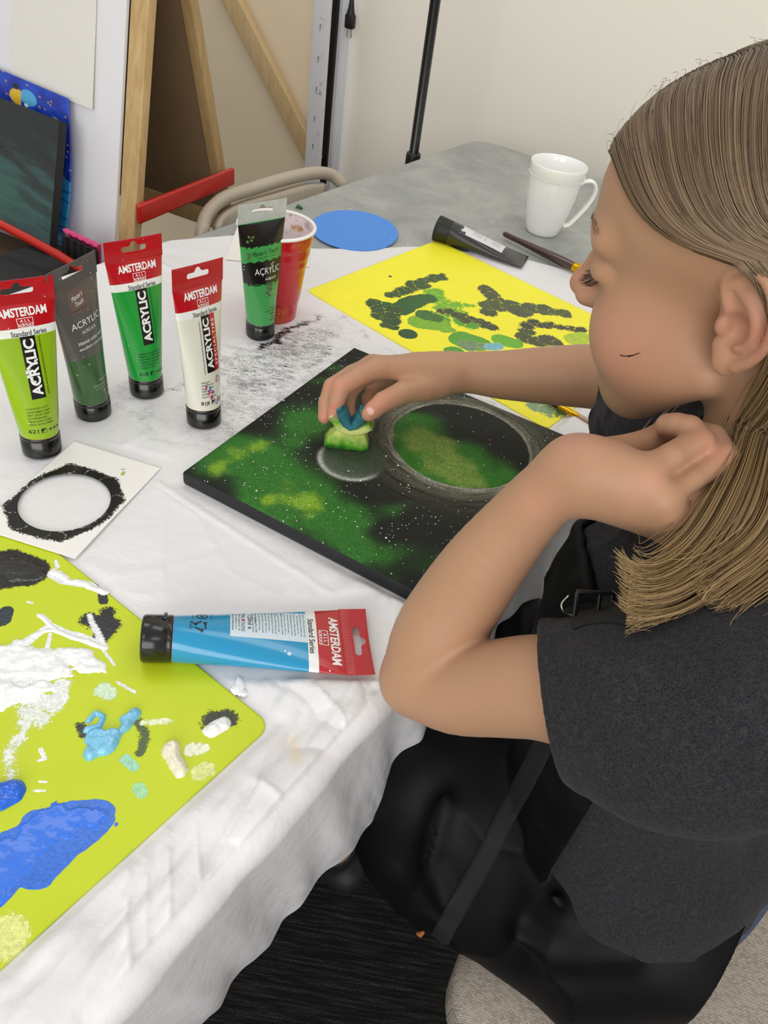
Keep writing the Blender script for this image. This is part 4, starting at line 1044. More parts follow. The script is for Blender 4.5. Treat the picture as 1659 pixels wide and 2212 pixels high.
wetblob('white_paint_blob', '#f0f2f2', [(456, 1578, 5.5), (480, 1565, 5.5)], .0035, parent=lmat, seed=10, warp=.002, ridge=.8, rough=.35)
wetblob('white_paint_blob', '#f0f2f2', [(-10, 1440, 20), (60, 1425, 15), (110, 1430, 12), (160, 1425, 9), (205, 1440, 5)], .0014, parent=lmat, seed=12, warp=.012, soft=5)
wetblob('white_paint_blob', '#f0f2f2', [(-5, 1500, 12), (50, 1500, 9), (120, 1480, 5)], .0012, parent=lmat, seed=13, warp=.012, soft=4)
wetblob('white_paint_blob', '#f0f2f2', [(40, 1400, 2.4), (75, 1372, 1.8), (110, 1362, 1.8), (140, 1372, 1.8), (185, 1388, 2.2), (225, 1402, 1.6)], .0009, parent=lmat, seed=15, warp=.003, soft=2)
wetblob('white_paint_blob', '#f0f2f2', [(88, 1328, 1.9), (104, 1345, 1.6), (118, 1362, 1.2)], .0009, parent=lmat, seed=17, warp=.002, soft=2)
wetblob('white_paint_blob', '#f0f2f2', [(112, 1236, 2.4), (150, 1254, 3.0), (190, 1262, 3.2), (226, 1284, 2.0)], .0010, parent=lmat, seed=19, warp=.004, soft=2)
wetblob('blue_paint_blob', '#1f66dd', [(0, 1720, 10), (22, 1712, 9)], .007, parent=lmat, seed=14, warp=.001, soft=7)
wetblob('blue_paint_blob', '#2f74e6', [(-20, 1880, 20), (30, 1850, 16), (90, 1800, 15), (150, 1780, 12), (205, 1768, 8)], .0009, parent=lmat, seed=16, warp=.010, frac=.0012, rough=.35, soft=3)
wetblob('dark_paint_blob', '#100f0e', [(15, 1222, 12), (60, 1240, 12)], .0007, parent=lmat, seed=18, warp=.006, frac=.002, rough=.3)
o = wetblob('paint_smear', '#f2f3f4', [(512, 1470, 1.2), (515, 1490, 4.5), (528, 1500, 2)], .0006, z=TZ+.0042, seed=20, warp=.004, rough=.35); tag(o, 'torn smear of white paint on the sheet beside the lime mat', 'paint smear')
# stencil card
zs = TZ+.0052; sc4 = [P(160, 953, z=zs), P(347, 1008, z=zs), P(162, 1207, z=zs)]
dA = nrm(sc4[2]-sc4[1]); c3 = sc4[0]+dA*np.linalg.norm(sc4[2]-sc4[1])
sc4[0] = V(*sc4[0]); ho = None
hpts = [P(*q, z=zs) for q in [(43, 1090), (240, 1070), (150, 1023), (130, 1150), (60, 1050), (220, 1110)]]
Xh = np.array([p[:2] for p in hpts]); M_ = np.c_[2*Xh, np.ones(len(Xh))]; s3 = np.linalg.lstsq(M_, (Xh**2).sum(1), rcond=None)[0]; hr = math.sqrt(s3[2]+s3[0]**2+s3[1]**2)
cl = [('#101010', [(s3[0], s3[1], hr+.0055)], .007, .007, .30)]
rings_ = [(150, 1012, 5), (195, 1022, 4), (235, 1040, 6), (252, 1078, 5), (232, 1115, 2), (190, 1140, 2), (135, 1158, 4), (90, 1150, 5), (45, 1128, 6), (28, 1095, 6), (50, 1060, 2), (100, 1027, 3)]
for q in zip(rings_, rings_[1:]+rings_[:1]): cl.append(('#101010', pxl([(a_, b_, c_*1.5) for a_, b_, c_ in q], zs), .008, .006, .6))
cl.append(('#a9bd5a', pxl([(265, 1022, 2.0), (268, 1018, 1.5)], zs), .003, .003, .6)); cl.append(('#4a4a4a', pxl([(262, 1012, .5), (270, 1011, .5)], zs), .0015, .002, .5))
card, _, _ = sheet_grid('stencil_card', [sc4[0], sc4[1], sc4[2], c3], .0008, zs-.0004, .0004, .0, painted('stencil_card_paper', '#f1eeea', nscale=1300), None, cl, 9, hole=(s3[0], s3[1], hr), sag=lambda X, Y: -.0015*sstep(.10, .0, np.hypot(X-sc4[1][0], Y-sc4[1][1])))
tag(card, 'white card with a round hole ringed in sponged black paint', 'stencil card')
# flakes and crumbs
mb = MB(); c = P(590, 1e-9+450, z=TZ); 
for i, (px, py, hx) in enumerate([(646, 450, '#1f5a30')]):
    mb = MB(); q = P(px, py, z=TZ+.001); mb.tube([q+V(-.006, 0, 0), q+V(-.002, .001, .003), q+V(.003, -.001, .002), q+V(.006, .001, 0)], [.001, .003, .0028, .001], 8); o = mb.build('paint_flake', mat('flake_green', hx, .5)); tag(o, 'small dried green paint crumb on the grey table near the chair', 'paint flake')
# ------------------------------------------------------------------ brushes
def brush(label, a, b, d, col, ferr, feL, tip=None, r=.0055, bristle='#2a1c10'):
    root = thing('paintbrush', label, 'paintbrush', a); ax = nrm(b-a); L = np.linalg.norm(b-a)
    hb = MB(); hL = L-feL; hb.lathe(a, ax, [(0, 0), (r*.55, .0015), (r*.75, .006), (r*.8, hL*.25), (r*1.15, hL*.62), (r*1.3, hL*.85), (r*1.15, hL)], 20); hb.build('handle', mat(col[0], col[1], .22, coat=.8, noise=.15, nscale=60), root)
    fb = MB(); p = a+ax*hL; pr = [(r*1.2, 0), (r*1.28, .001), (r*1.2, .003), (r*1.3, .0045), (r*1.2, .006), (r*1.3, .0075), (r*1.2, .009), (r*1.15, .02), (r*1.1, feL)]; fb.lathe(p, ax, pr, 24); fb.build('ferrule', mat('brass', '#d9a520', .22, metal=1), root)
    q = a+ax*L; tb = MB(); tb.lathe(q, ax, [(r*1.05, -.001), (r*1.15, .006), (r*.95, .014), (r*.4, .020), (0, .022)], 16); tb.build('bristles', mat('bristle_brown', bristle, .6), root)
a = P(1087, 504, z=TZ+.010); b = P(1252, 582, z=TZ+.012); b = a+nrm(b-a)*.178
brush('dark wooden brush with brass ferrule lying near the mug', a, b, None, ('lacquer_brown', '#3a1c08'), True, .030, r=.0062)
a = P(1345, 952, z=TZ+.012); b = P(1208, 878, z=TZ+.008)
brush('slim brush with worn wooden handle lying on the yellow mat behind the raised wrist', a, b, None, ('worn_wood', '#a9886a'), True, .028, r=.0032, bristle='#7a5a2c')
# ------------------------------------------------------------------ sponge
def sponge():
    base = P(748, 960, z=ZC+.001); root = thing('sponge_piece', 'small folded green and yellow sponge pinched in the right hand', 'sponge', base)
    # camera-facing horizontal direction
    r_ = V(RGT[0], RGT[1], 0); r_ = nrm(r_); f_ = V(-r_[1], r_[0], 0); z_ = V(0, 0, 1)
    def W(x, y, z): return base+(r_*x+f_*y+z_*z)/1000
    t = NT('sponge_foam'); sp = t.n('ShaderNodeSeparateXYZ'); t.l(t.co(), sp.inputs[0])
    h_ = t.math('ADD', sp.outputs[2], t.math('MULTIPLY', t.math('SUBTRACT', t.noise(90, 3), .5), .02))
    c = t.ramp(t.math('MULTIPLY', h_, 20), [(.02, lin4('#1c5a10')), (.14, lin4('#4a9c18')), (.32, lin4('#c9d873')), (.52, lin4('#d3dd86')), (.66, lin4('#63aa1f')), (.80, lin4('#d2dc84'))])
    t.color(c).set(rough=.85); t.bump(t.noise(700, 3, .7), .8, .001)
    t2 = NT('scouring_pad'); t2.color(t2.ramp(t2.noise(120, 4), [(.3, lin4('#1f6270')), (.7, lin4('#3c8791'))])).set(rough=.9); t2.bump(t2.noise(900, 3, .7), 1, .0012)
    def slab(path, w0, w1, th, y0, y1, m):
        pass
    # lower wedge: flared foot
    def loft(name, secs, mt):
        mb = MB(); rings = []
        for z, x0, x1, y0, y1, dx in secs:
            r = []
            for i in range(32):
                a = 2*math.pi*i/32; ca, sa = math.cos(a), math.sin(a)
                k = (abs(ca)**9+abs(sa)**9)**(-1/9); r.append(W((x0+x1)/2+(x1-x0)/2*ca*k+dx, (y0+y1)/2+(y1-y0)/2*sa*k, z))
            rings.append(r)
        mb.grid(rings, closev=True, flip=True); n = 32
        mb.f += [tuple(range(n)), tuple(len(mb.v)-n+i for i in range(n))[::-1]]; mb.m += [0, 0]; mb.sm += [False]*2
        return mb.build(name, mt, root)
    loft('foam_foot', [(0, -22, 22, -9, 9, 0), (1.5, -23, 23, -10, 10, 0), (6, -22.5, 22.5, -10, 10, 0), (12, -19, 20.5, -9, 9, 0), (17, -14, 18, -8, 8, 0), (20, -11.5, 16.5, -7.5, 7.5, 0), (22, -10, 15, -7, 7, 0)], t.m)
    # two upper lobes of foam, folded like a V, lined with the blue-green pad
    def lobe(name, pts, th, y0, y1, mt, parent=None):
        """pts: centre line (x,z) with half thickness"""
        mb = MB(); rings = []
        k = len(pts)
        for i, (x, z, h) in enumerate(pts):
            a = np.array(pts[min(i+1, k-1)][:2])-np.array(pts[max(i-1, 0)][:2]); a = a/np.linalg.norm(a); nx, nz = -a[1], a[0]
            r = []
            for q in range(24):
                t_ = 2*math.pi*q/24; ca, sa = math.cos(t_), math.sin(t_); kk = (abs(ca)**4+abs(sa)**4)**(-1/4)
                r.append(W(x+nx*h*ca*kk, (y0+y1)/2+(y1-y0)/2*sa*kk, z+nz*h*ca*kk))
            rings.append(r)
        mb.grid(rings, closev=True, flip=False); mb.f += [tuple(range(24))[::-1], tuple(len(mb.v)-24+i for i in range(24))]; mb.m += [0, 0]; mb.sm += [False]*2
        return mb.build(name, mt, root)
    lobe('folded_foam', [(-18, 39, 3.2), (-14, 34, 4.4), (-9, 27, 4.6), (-2, 22.5, 4.4), (4, 21.5, 4.4), (12, 24, 4.6), (18, 27.5, 4.4), (22, 31, 3.4)], 0, -11, 7, t.m)
    lobe('scouring_layer', [(-11, 48, 3.0), (-9, 44, 4.6), (-6, 38, 5.0), (-2, 31, 4.6), (2, 27.5, 3.6), (6, 30, 4.4), (10, 36, 5.2), (12, 42, 4.8), (12, 46, 3.0)], 0, -11.5, 6, t2.m)
sponge()
# ------------------------------------------------------------------ wood
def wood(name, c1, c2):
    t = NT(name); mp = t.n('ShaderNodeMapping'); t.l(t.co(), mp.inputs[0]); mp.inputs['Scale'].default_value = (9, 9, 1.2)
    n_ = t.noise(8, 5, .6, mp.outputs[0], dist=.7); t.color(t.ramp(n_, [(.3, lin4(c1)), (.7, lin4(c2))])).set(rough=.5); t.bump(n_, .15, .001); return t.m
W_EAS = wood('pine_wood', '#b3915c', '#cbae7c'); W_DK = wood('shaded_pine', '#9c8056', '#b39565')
# child's A-frame easel standing beyond the table
dz = V(0, 0, .018)
EA = V(-.51, 1.25, .678); EB = V(-.419, 1.486, .678); AP = V(-.465, 1.37, 1.218)
def eas(leg, z):        # point on the near front leg ('f') or the near rear leg ('r') at height z
    a = EA if leg == 'f' else EB; return a+(AP-a)*(z-.678)/(1.218-.678)
EW = nrm(V(-.932, .362, 0)); 
eas_root = thing('art_easel', "white-fronted wooden A-frame easel with a red brace, behind the paint tubes", 'easel', (-.72, 1.46, 0))
def board_leg(p0, p1, wdir, ndir, w, th, mt, name, parent):
    b = MB(); a = nrm(p1-p0); n_ = nrm(ndir-a*(ndir@a)); s_ = np.cross(a, n_); b.bbox((p0+p1)/2, s_*w/2, n_*th/2, (p1-p0)/2, .003); return b.build(name, mt, parent)
FN = nrm(EB-EA)
WID = .56
for off in (0, WID):
    for lg in 'fr':
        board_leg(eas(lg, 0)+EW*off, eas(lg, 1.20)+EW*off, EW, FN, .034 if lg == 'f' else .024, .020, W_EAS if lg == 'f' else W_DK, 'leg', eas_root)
# white front panel and brown back panel between the legs
def panel(name, lg, z0, z1, mt, inset, th=.006, off=0.0):
    p00, p01 = eas(lg, z0), eas(lg, z1); a = p01-p00; n_ = np.cross(nrm(a), EW); n_ = n_ if n_@FN < 0 else -n_
    b = MB(); c = (p00+p01)/2+EW*WID/2+n_*off; b.box(c, EW*(WID/2-inset), n_*th/2, a/2); return b.build(name, mt, eas_root)
t = NT('whiteboard'); t.color(t.mix(t.ramp(t.noise(2, 2), [(.3, 0), (.7, .5)]), lin4('#e8e8ea'), lin4('#dfdfe2'))).set(rough=.35, spec=.4)
panel('whiteboard_panel', 'f', .50, 1.19, t.m, .019, off=.012)
t = NT('brown_hardboard'); t.color(t.mix(t.noise(30, 4), lin4('#7a6247'), lin4('#8a7052'))).set(rough=.7)
panel('brown_back_panel', 'r', .60, 1.19, t.m, .016, off=.0)
b = MB(); p = eas('r', .60); b.bbox(p+EW*WID/2, EW*(WID/2), FN*.010, V(0, 0, .018), .002); b.build('lower_rail', W_EAS, eas_root)
b = MB(); 
q0 = eas('f', .70)-EW*.024-FN*.01; q1 = eas('r', .70)-EW*.024+FN*.012; b.bbox((q0+q1)/2, EW*.005, V(0, 0, .0165), (q1-q0)/2*1.02, .006)
b.build('red_brace', mat('red_plastic', '#b81d10', .35, coat=.2), eas_root)
# tray on the front: a brown shelf with a black ribbed mat and a red lip
tz = .60
tc = eas('f', tz); 
tr_ = MB(); c = tc+EW*.33-FN*.13; tr_.box(c, EW*.28, FN*.085, V(0, 0, .006)); tr_.build('tray_shelf', mat('brown_tray', '#4a3721', .6), eas_root)
t = NT('ribbed_rubber'); mp = t.n('ShaderNodeMapping'); t.l(t.co(), mp.inputs[0]); mp.inputs['Rotation'].default_value = (0, 0, math.radians(-21)); w_ = t.n('ShaderNodeTexWave'); w_.inputs['Scale'].default_value = 45; w_.bands_direction = 'Y'; t.l(mp.outputs[0], w_.inputs[0]); t.color(t.mix(w_.outputs[1], (.006, .006, .006, 1), (.03, .029, .029, 1))).set(rough=.7); t.bump(w_.outputs[1], .5, .002)
rb = MB()
def at_(px, py, z): return P(px, py, z=z)
rb.poly([at_(-60, 575, .625), at_(105, 523, .625), at_(175, 552, .625), at_(215, 600, .625), at_(100, 660, .625), at_(-60, 690, .625)], V(0, 0, 1), .004)
rm_ = rb.build('ribbed_mat', t.m); tag(rm_, 'black ribbed rubber mat lying behind the red rail', 'rubber mat')
lip = MB(); lip.tube([P(-60, 452, z=.70), P(0, 484, z=.685), P(60, 515, z=.675), P(125, 550, z=.665), P(170, 578, z=.66), P(232, 612, z=.655)], .0075, 10, flat=.8); lip.build('red_tray_rail', mat('red_plastic', '#b81d10', .35), eas_root)
# pink-edged foam sheet
fb = MB(); pts_ = []
fz = .632
top_ = [P(134+7.5*i, 508+3.6*i+(1.6 if i % 2 else -1.6), z=.69) for i in range(11)]
bot_ = [P(134+7.5*i, 556+5*i, z=.634) for i in range(11)]
fb.grid([top_, bot_], 0, sm=False); fo = fb.build('scalloped_foam', mat('foam_black', '#131112', .8)); 
pk = MB(); up_ = V(0, 0, .004); bk = nrm(V(FWD[0], FWD[1], 0))
pk.grid([[p+bk*.004+up_*1.2 for p in top_], [p+bk*.016+up_*.6 for p in top_], [p+bk*.016 for p in bot_]], 0, sm=False); 
fo_r = thing('foam_sheet', 'black foam sheet with a scalloped pink back standing behind the grey-topped tube', 'foam sheet', P(170, 540, z=.64))
pko = pk.build('pink_backing', mat('foam_pink', '#d9467f', .8), fo_r); sd = pko.modifiers.new('t', 'SOLIDIFY'); sd.thickness = .003
fo.name = 'black_face'; fo.parent = fo_r; fo.matrix_parent_inverse = Matrix.Translation(-Vector(P(170, 540, z=.64))); sd = fo.modifiers.new('t', 'SOLIDIFY'); sd.thickness = .003
# papers and paintings on the easel front
p00, p01 = eas('f', .60), eas('f', 1.19); AX = nrm(p01-p00); NB = np.cross(AX, EW); NB = NB if NB@FN < 0 else -NB
def onb(px, py, off): return on_plane(px, py, EA+NB*off, NB)
mb = MB(); pp_ = [onb(24, -60, .017), onb(211, -60, .017), onb(207, 60, .017), onb(200, 237, .020), onb(120, 205, .018), onb(24, 165, .018)]
mb.poly(pp_, NB, .0005); o = mb.build('drawing_paper', mat('cream_paper', '#e4e1d8', .6)); tag(o, 'blank sheet of cream paper taped to the white easel board', 'paper')
# blue night-sky cat painting
def skymat():
    t = NT('night_painting'); a = t.attr('paint'); t.color(a.outputs['Color']).set(rough=.35, coat=.2); return t.m
n_ = 150; uu, vv = np.meshgrid(np.linspace(0, 1, n_), np.linspace(0, 1, int(n_*2)), indexing='ij')
qa, qb, qc, qd = onb(-70, 120, .030), onb(149, 213, .030), onb(136, 545, .040), onb(-90, 430, .040)
G_ = qa*((1-uu)*(1-vv))[..., None]+qb*(uu*(1-vv))[..., None]+qc*(uu*vv)[..., None]+qd*((1-uu)*vv)[..., None]
G_ = G_+EW*(-.012*np.sin(vv*math.pi))[..., None]*uu[..., None]
cc = np.zeros(uu.shape+(3,)); cc[:] = lin('#1136a8'); nn = fbm(uu*8, vv*16, seed=51)
def bl(mk, hx):
    global cc
    mk = np.clip(mk, 0, 1)[..., None]; cc = cc*(1-mk)+np.array(lin(hx))*mk
bl(sstep(.35, .7, nn)*.6, '#1a4fc8'); bl(sstep(.6, .3, nn)*.5, '#0c2585')
for k in range(90):
    a_, b_ = rng.random(), rng.random()*.55; bl(sstep(1.0, .5, np.hypot((uu-a_)*.6, (vv-b_))/.0075), '#b0907a')
mo = sstep(.055, .050, np.hypot((uu-.86)*.62, vv-.20))*sstep(.045, .05, np.hypot((uu-.81)*.62, vv-.19)); bl(mo, '#b7b06a')
wv = sstep(.52, .53, vv+.03*np.sin(uu*9)); bl(wv, '#2f9ad6')
for k in range(7): bl(wv*np.exp(-(((vv-.60-.07*k)+.03*np.sin(uu*7+k*1.7))/.006)**2), '#1848b8')
bl(wv*sstep(.85, .87, vv), '#2b7fc0'); bl(sstep(.05, .045, np.hypot((uu-.62)*.6, vv-.10)), '#4fa9d8'); bl(sstep(.05, .045, np.hypot((uu-.52)*.6, vv-.12))*sstep(.56, .54, uu), '#e0b62c')
bl(sstep(.012, .010, np.hypot((uu-.60)*.6, vv-.15)), '#e9e9e9'); bl(sstep(.020, .014, np.hypot((uu-.50)*.6, vv-.062)), '#15151c')
idx = np.arange(uu.size).reshape(uu.shape); F = np.stack([idx[:-1, :-1], idx[1:, :-1], idx[1:, 1:], idx[:-1, 1:]], -1).reshape(-1, 4)
o = mesh_obj('night_painting', G_.reshape(-1, 3), F, skymat()); cattr(o, 'paint', cc.reshape(-1, 3)); sd = o.modifiers.new('t', 'SOLIDIFY'); sd.thickness = .003
tag(o, 'blue starry night painting with a crescent moon, leaning on the easel board', 'painting')
# dark canvas in front
n2 = 90; uu, vv = np.meshgrid(np.linspace(0, 1, n2), np.linspace(0, 1, n2), indexing='ij')
qa, qb, qc, qd = onb(-160, 150, .075), onb(128, 262, .075), onb(106, 541, .10), onb(-190, 400, .10)
G_ = qa*((1-uu)*(1-vv))[..., None]+qb*(uu*(1-vv))[..., None]+qc*(uu*vv)[..., None]+qd*((1-uu)*vv)[..., None]
cc = np.zeros(uu.shape+(3,)); cc[:] = lin('#1b2322'); nn = fbm(uu*3+vv*2, vv*14-uu*4, seed=61)
bl(sstep(.25, .85, vv+.2*(nn-.5))*.8, '#22443f'); bl(sstep(.40, .62, nn)*.5*sstep(.1, .5, vv), '#3a6663'); bl(sstep(.5, .62, fbm(uu*4, vv*20, seed=64))*.3, '#101413'); bl(np.exp(-((uu-.55)**2+(vv-.75)**2)/.03)*.5, '#2d6a45')
dkc = thing('dark_canvas', 'dark teal and black canvas standing in the easel tray', 'painting', (qc+qd)/2)
F = np.arange(n2*n2).reshape(n2, n2); F = np.stack([F[:-1, :-1], F[1:, :-1], F[1:, 1:], F[:-1, 1:]], -1).reshape(-1, 4)
o = mesh_obj('painted_front', G_.reshape(-1, 3), F, mat('dummy', '#222222') and skymat(), dkc); cattr(o, 'paint', cc.reshape(-1, 3))
mb = MB(); CN = nrm(np.cross(qb-qa, qd-qa)); CN = CN if CN@NB > 0 else -CN
mb.poly([q-CN*.017 for q in (qa, qb, qc, qd)], CN, .0168); mb.build('canvas_edge', mat('canvas_side_black', '#0e1114', .5), dkc)
# ------------------------------------------------------------------ second easel leg, tall canvas, cable channel, stand
def wl(px, py, off): return on_plane(px, py, W0+WALLN*off, WALLN)
st_ = thing('wooden_strut', 'slanting light wooden strut of an easel leaning towards the wall', 'easel strut', wl(640, 270, .088))
board_leg(wl(640, 270, .088)+ (wl(640, 270, .088)-wl(503, 0, .088))*.32, wl(472, -60, .088), EW, WALLN, .050, .022, wood('pale_pine', '#c9ab78', '#d8bd8e'), 'strut', st_)
def vpost(name, label, cat, pxl_, pxr, py, zlow, zhigh, off, depth, mt, tilt=0.0, extra=None):
    a, b = wl(pxl_, py, off), wl(pxr, py, off); w_ = b-a; w_[2] = 0; c = (a+b)/2
    m_ = MB(); up = nrm(V(0, 0, 1)+WD*tilt); k0, k1 = zlow-c[2], zhigh-c[2]
    m_.bbox(c+up*(k0+k1)/2-WALLN*depth/2, w_/2, WALLN*depth/2, up*(k1-k0)/2, .002); r = thing(name, label, cat, c+up*k0); m_.build(name+'_body', mt, r)
    return r, c, w_, up
t = NT('canvas_side'); t.color(t.mix(t.ramp(t.noise(35, 4, .6), [(.60, 0), (.70, .8)]), lin4('#dedde0'), lin4('#8f8a94'))).set(rough=.6)
r, c, w_, up = vpost('tall_canvas', 'tall white stretched canvas seen edge-on with staples, leaning against the wall', 'canvas', 661, 693, 300, .02, 1.7, .125, .012, t.m, tilt=.005)
stp = mat('staple', '#7d7d83', .4, metal=.6)
for k in range(14):
    m_ = MB(); q = c+up*(k*.07-.30)+WALLN*.0005; m_.tube([q-up*.007, q+up*.007], .0010, 6); m_.build('staple', stp, r)
r2, c2, w2, up2 = vpost('gap_shade_strip', 'narrow black strip standing for the shaded gap next to the tall white canvas', 'shade strip', 697, 709, 300, .02, 1.7, .08, .010, mat('gap_black', '#060606', .5), tilt=.005)  # black strip put in for the shade of the gap beside the canvas
# ribbed white channel on the wall
a, b = wl(706, 300, .05), wl(738, 300, .05); w_ = b-a; w_[2] = 0; L_ = np.linalg.norm(w_); u_ = w_/L_; c = (a+b)/2; c[2] = 0
chan = thing('cable_channel', 'white ribbed vertical channel running up the wall beside the black plug', 'channel', c)
prof = [(-.5, 0), (-.5, .030), (-.30, .034), (-.27, .028), (-.10, .028), (-.07, .036), (.10, .036), (.13, .028), (.28, .028), (.31, .036), (.5, .036), (.5, 0)]
m_ = MB(); m_.grid([[c+u_*L_*x_+WALLN*(y_-.034)+V(0, 0, z_) for x_, y_ in prof] for z_ in (.01, 2.4)], 0, sm=False); m_.build('channel_profile', mat('channel_white', '#f6f6f8', .4), chan)
# hanging plug
pt = wl(757, 40, .075); plug = thing('hanging_plug', 'black power plug hanging on its cord against the wall', 'plug', pt)
m_ = MB(); x_ = WD; m_.bbox(pt+V(0, 0, -.006), x_*.0125, WALLN*.009, V(0, 0, .016), .005); m_.lathe(pt+V(0, 0, .008), (0, 0, 1), [(.011, 0), (.008, .012), (.0055, .03), (.004, .034)], 16); m_.build('plug_body', mat('rubber_black', '#111213', .5), plug)
m_ = MB(); m_.tube([pt+V(0, 0, .035), pt+V(.002, 0, .12), pt+V(.006, 0, .5)], .0032, 10); m_.build('cord', mat('rubber_black', '#111213', .5), plug)
mm = mat('prong_metal', '#b9b7ae', .25, metal=1)
for s_ in (-1, 1):
    m_ = MB(); m_.box(pt+V(0, 0, -.031)+x_*.006*s_, x_*.0008, WALLN*.003, V(0, 0, .010)); m_.build('prong', mm, plug)
# light stand pole
def vline(px, py, d): return P(px, py, d=d)
pb = P(893, 336, d=1.66); pt_ = P(941, 0, d=1.66)
vert = V(pb[0], pb[1], 0)
pole = thing('light_stand', 'black metal stand pole rising behind the grey table', 'stand', vert)
m_ = MB(); m_.tube([vert+V(0, 0, .03), vert+V(0, 0, 1.9)], .0105, 20); m_.build('pole', mat('stand_black', '#08080a', .35, coat=.3), pole)
m_ = MB(); m_.lathe(vert+V(0, 0, pb[2]-.028), (0, 0, 1), [(.0106, 0), (.015, .0), (.016, .004), (.016, .030), (.0145, .034), (.0106, .034)], 20); m_.build('collar', mat('collar_black', '#131314', .45), pole)
for k in range(3):
    a_ = k*2.09; m_ = MB(); m_.tube([vert+V(0, 0, .16), vert+V(.28*math.cos(a_), .28*math.sin(a_), .012)], .008, 8, flat=.5); m_.build('leg', mat('stand_black', '#08080a', .35), pole)
# beige metal folding chair beyond the table: bent tube frame and back panel
ch = thing('folding_chair', 'beige metal folding chair tucked against the far side of the table', 'chair', P(560, 430, d=1.55)*V(1, 1, 0))
cm = mat('beige_enamel', '#b6aa98', .35, coat=.3)
def chp(px, py, d): return P(px, py, d=d)
path = catmull([chp(436, 500, 1.385), chp(448, 462, 1.40), chp(485, 428, 1.425), chp(545, 408, 1.46), chp(610, 388, 1.50), chp(675, 374, 1.545), chp(715, 378, 1.575), chp(742, 400, 1.59)], 8)
fl, fr_ = path[0], path[-1]
path = [V(fl[0]-.02, fl[1]+.03, .02), V(fl[0]-.01, fl[1]+.01, .45)]+path+[V(fr_[0]+.0, fr_[1]+.02, .45), V(fr_[0]-.01, fr_[1]+.05, .02)]
m_ = MB(); m_.tube(path, .0125, 14); m_.build('back_frame', cm, ch)
ins = catmull([chp(475, 490, 1.41), chp(490, 462, 1.425), chp(530, 440, 1.45), chp(600, 420, 1.49), chp(665, 402, 1.53), chp(705, 398, 1.565)], 6)
dn_ = V(.02, -.03, -.16); A_ = [[p+V(0, 0, .028)*0 for p in ins], [p+V(0, 0, -.012) for p in ins], [p+dn_ for p in ins]]
m_ = MB(); m_.grid(A_, 0); bp = m_.build('back_panel', cm, ch); sd = bp.modifiers.new('t', 'SOLIDIFY'); sd.thickness = .014
sq = [V(*(P(480, 520, d=1.40)[:2]), .44), V(*(P(700, 430, d=1.58)[:2]), .44)]; sdir = nrm(sq[1]-sq[0]); sb = V(sdir[1], -sdir[0], 0)
m_ = MB(); m_.bbox((sq[0]+sq[1])/2+sb*.16, sdir*.19, sb*.19, V(0, 0, .010), .008); m_.build('seat', cm, ch)
for s_ in (-1, 1):
    m_ = MB(); q = (sq[0]+sq[1])/2+sdir*.19*s_; m_.tube([q+V(0, 0, 0)+sb*.02, q+sb*.33-V(0, 0, .425)], .011, 10); m_.build('leg', cm, ch)
# ------------------------------------------------------------------ upholstered chair under the girl
def fabric():
    t = NT('woven_beige_fabric'); mp = t.n('ShaderNodeMapping'); t.l(t.co(), mp.inputs[0]); mp.inputs['Rotation'].default_value = (0, 0, math.radians(17))
    br = t.n('ShaderNodeTexBrick'); br.inputs['Scale'].default_value = 170; br.inputs['Mortar Size'].default_value = .03; br.inputs['Color1'].default_value = lin4('#c6bcae'); br.inputs['Color2'].default_value = lin4('#8f857b'); br.inputs['Mortar'].default_value = lin4('#57504a'); br.inputs['Brick Width'].default_value = .55; br.inputs['Row Height'].default_value = .25; br.inputs['Bias'].default_value = -.25
    t.l(mp.outputs[0], br.inputs[0]); nz = t.noise(60, 3)
    t.color(t.mix(t.math('MULTIPLY', nz, .35), br.outputs[0], lin4('#b5aa9c'))).set(rough=.9, spec=.2); t.bump(t.math('SUBTRACT', 1.0, br.outputs[1]), .6, .0008); return t.m
FAB = fabric()
FB = nrm(V(.86, -.30, 0)); FR = V(-FB[1], FB[0], 0)        # towards the chair back; towards her right
s0_ = V(.118, .205, 0)
chair = thing('upholstered_chair', 'chair with a woven beige fabric seat that the child sits on', 'chair', s0_+FB*.25+FR*.25)
def cushion(name, c, ax, ay, la, lb, th, r, dome, mt, parent, zax=V(0, 0, 1)):
    m_ = MB(); rings = []
    def ring(ins, h):
        o_ = []
        for q, (sx, sy) in enumerate(((1, 1), (-1, 1), (-1, -1), (1, -1))):
            rr = max(r-ins, .002)
            for k in range(9):
                a_ = math.pi/2*(q+k/8); o_.append(c+ax*(sx*(la-r)+rr*math.cos(a_))+ay*(sy*(lb-r)+rr*math.sin(a_))+zax*h)
        return o_
    for ins, h in ((.02, -th), (.006, -th+.006), (0, -th+.02), (0, -.022), (.0012, -.0165), (-.001, -.013), (.0012, -.0095), (.006, -.003), (.016, dome*.25), (.04, dome*.55), (.08, dome*.8)): rings.append(ring(ins, h))
    rings.append([c+zax*dome]*36); m_.grid(rings, closev=True, flip=True); m_.f.append(tuple(range(36))[::-1]); m_.m.append(0); m_.sm.append(False)
    return m_.build(name, mt, parent)
cushion('seat', s0_+FB*.27+FR*.245+V(0, 0, .462), FB, FR, .27, .245, .07, .06, .010, FAB, chair)
bkc = s0_+FB*.56+FR*.245+V(0, 0, .74); zt_ = nrm(FB*1.0+V(0, 0, .12))
cushion('backrest', bkc-zt_*.0, V(0, 0, 1), FR, .22, .23, .05, .06, .008, FAB, chair, zax=-FB)
lm_ = mat('chair_leg_black', '#101010', .4)
for a_, b_ in ((.05, .05), (.05, .44), (.48, .05), (.48, .44)):
    m_ = MB(); q = s0_+FB*a_+FR*b_; m_.tube([q+V(0, 0, .003), q+V(0, 0, .395)], [.011, .014], 12); m_.build('leg', lm_, chair)
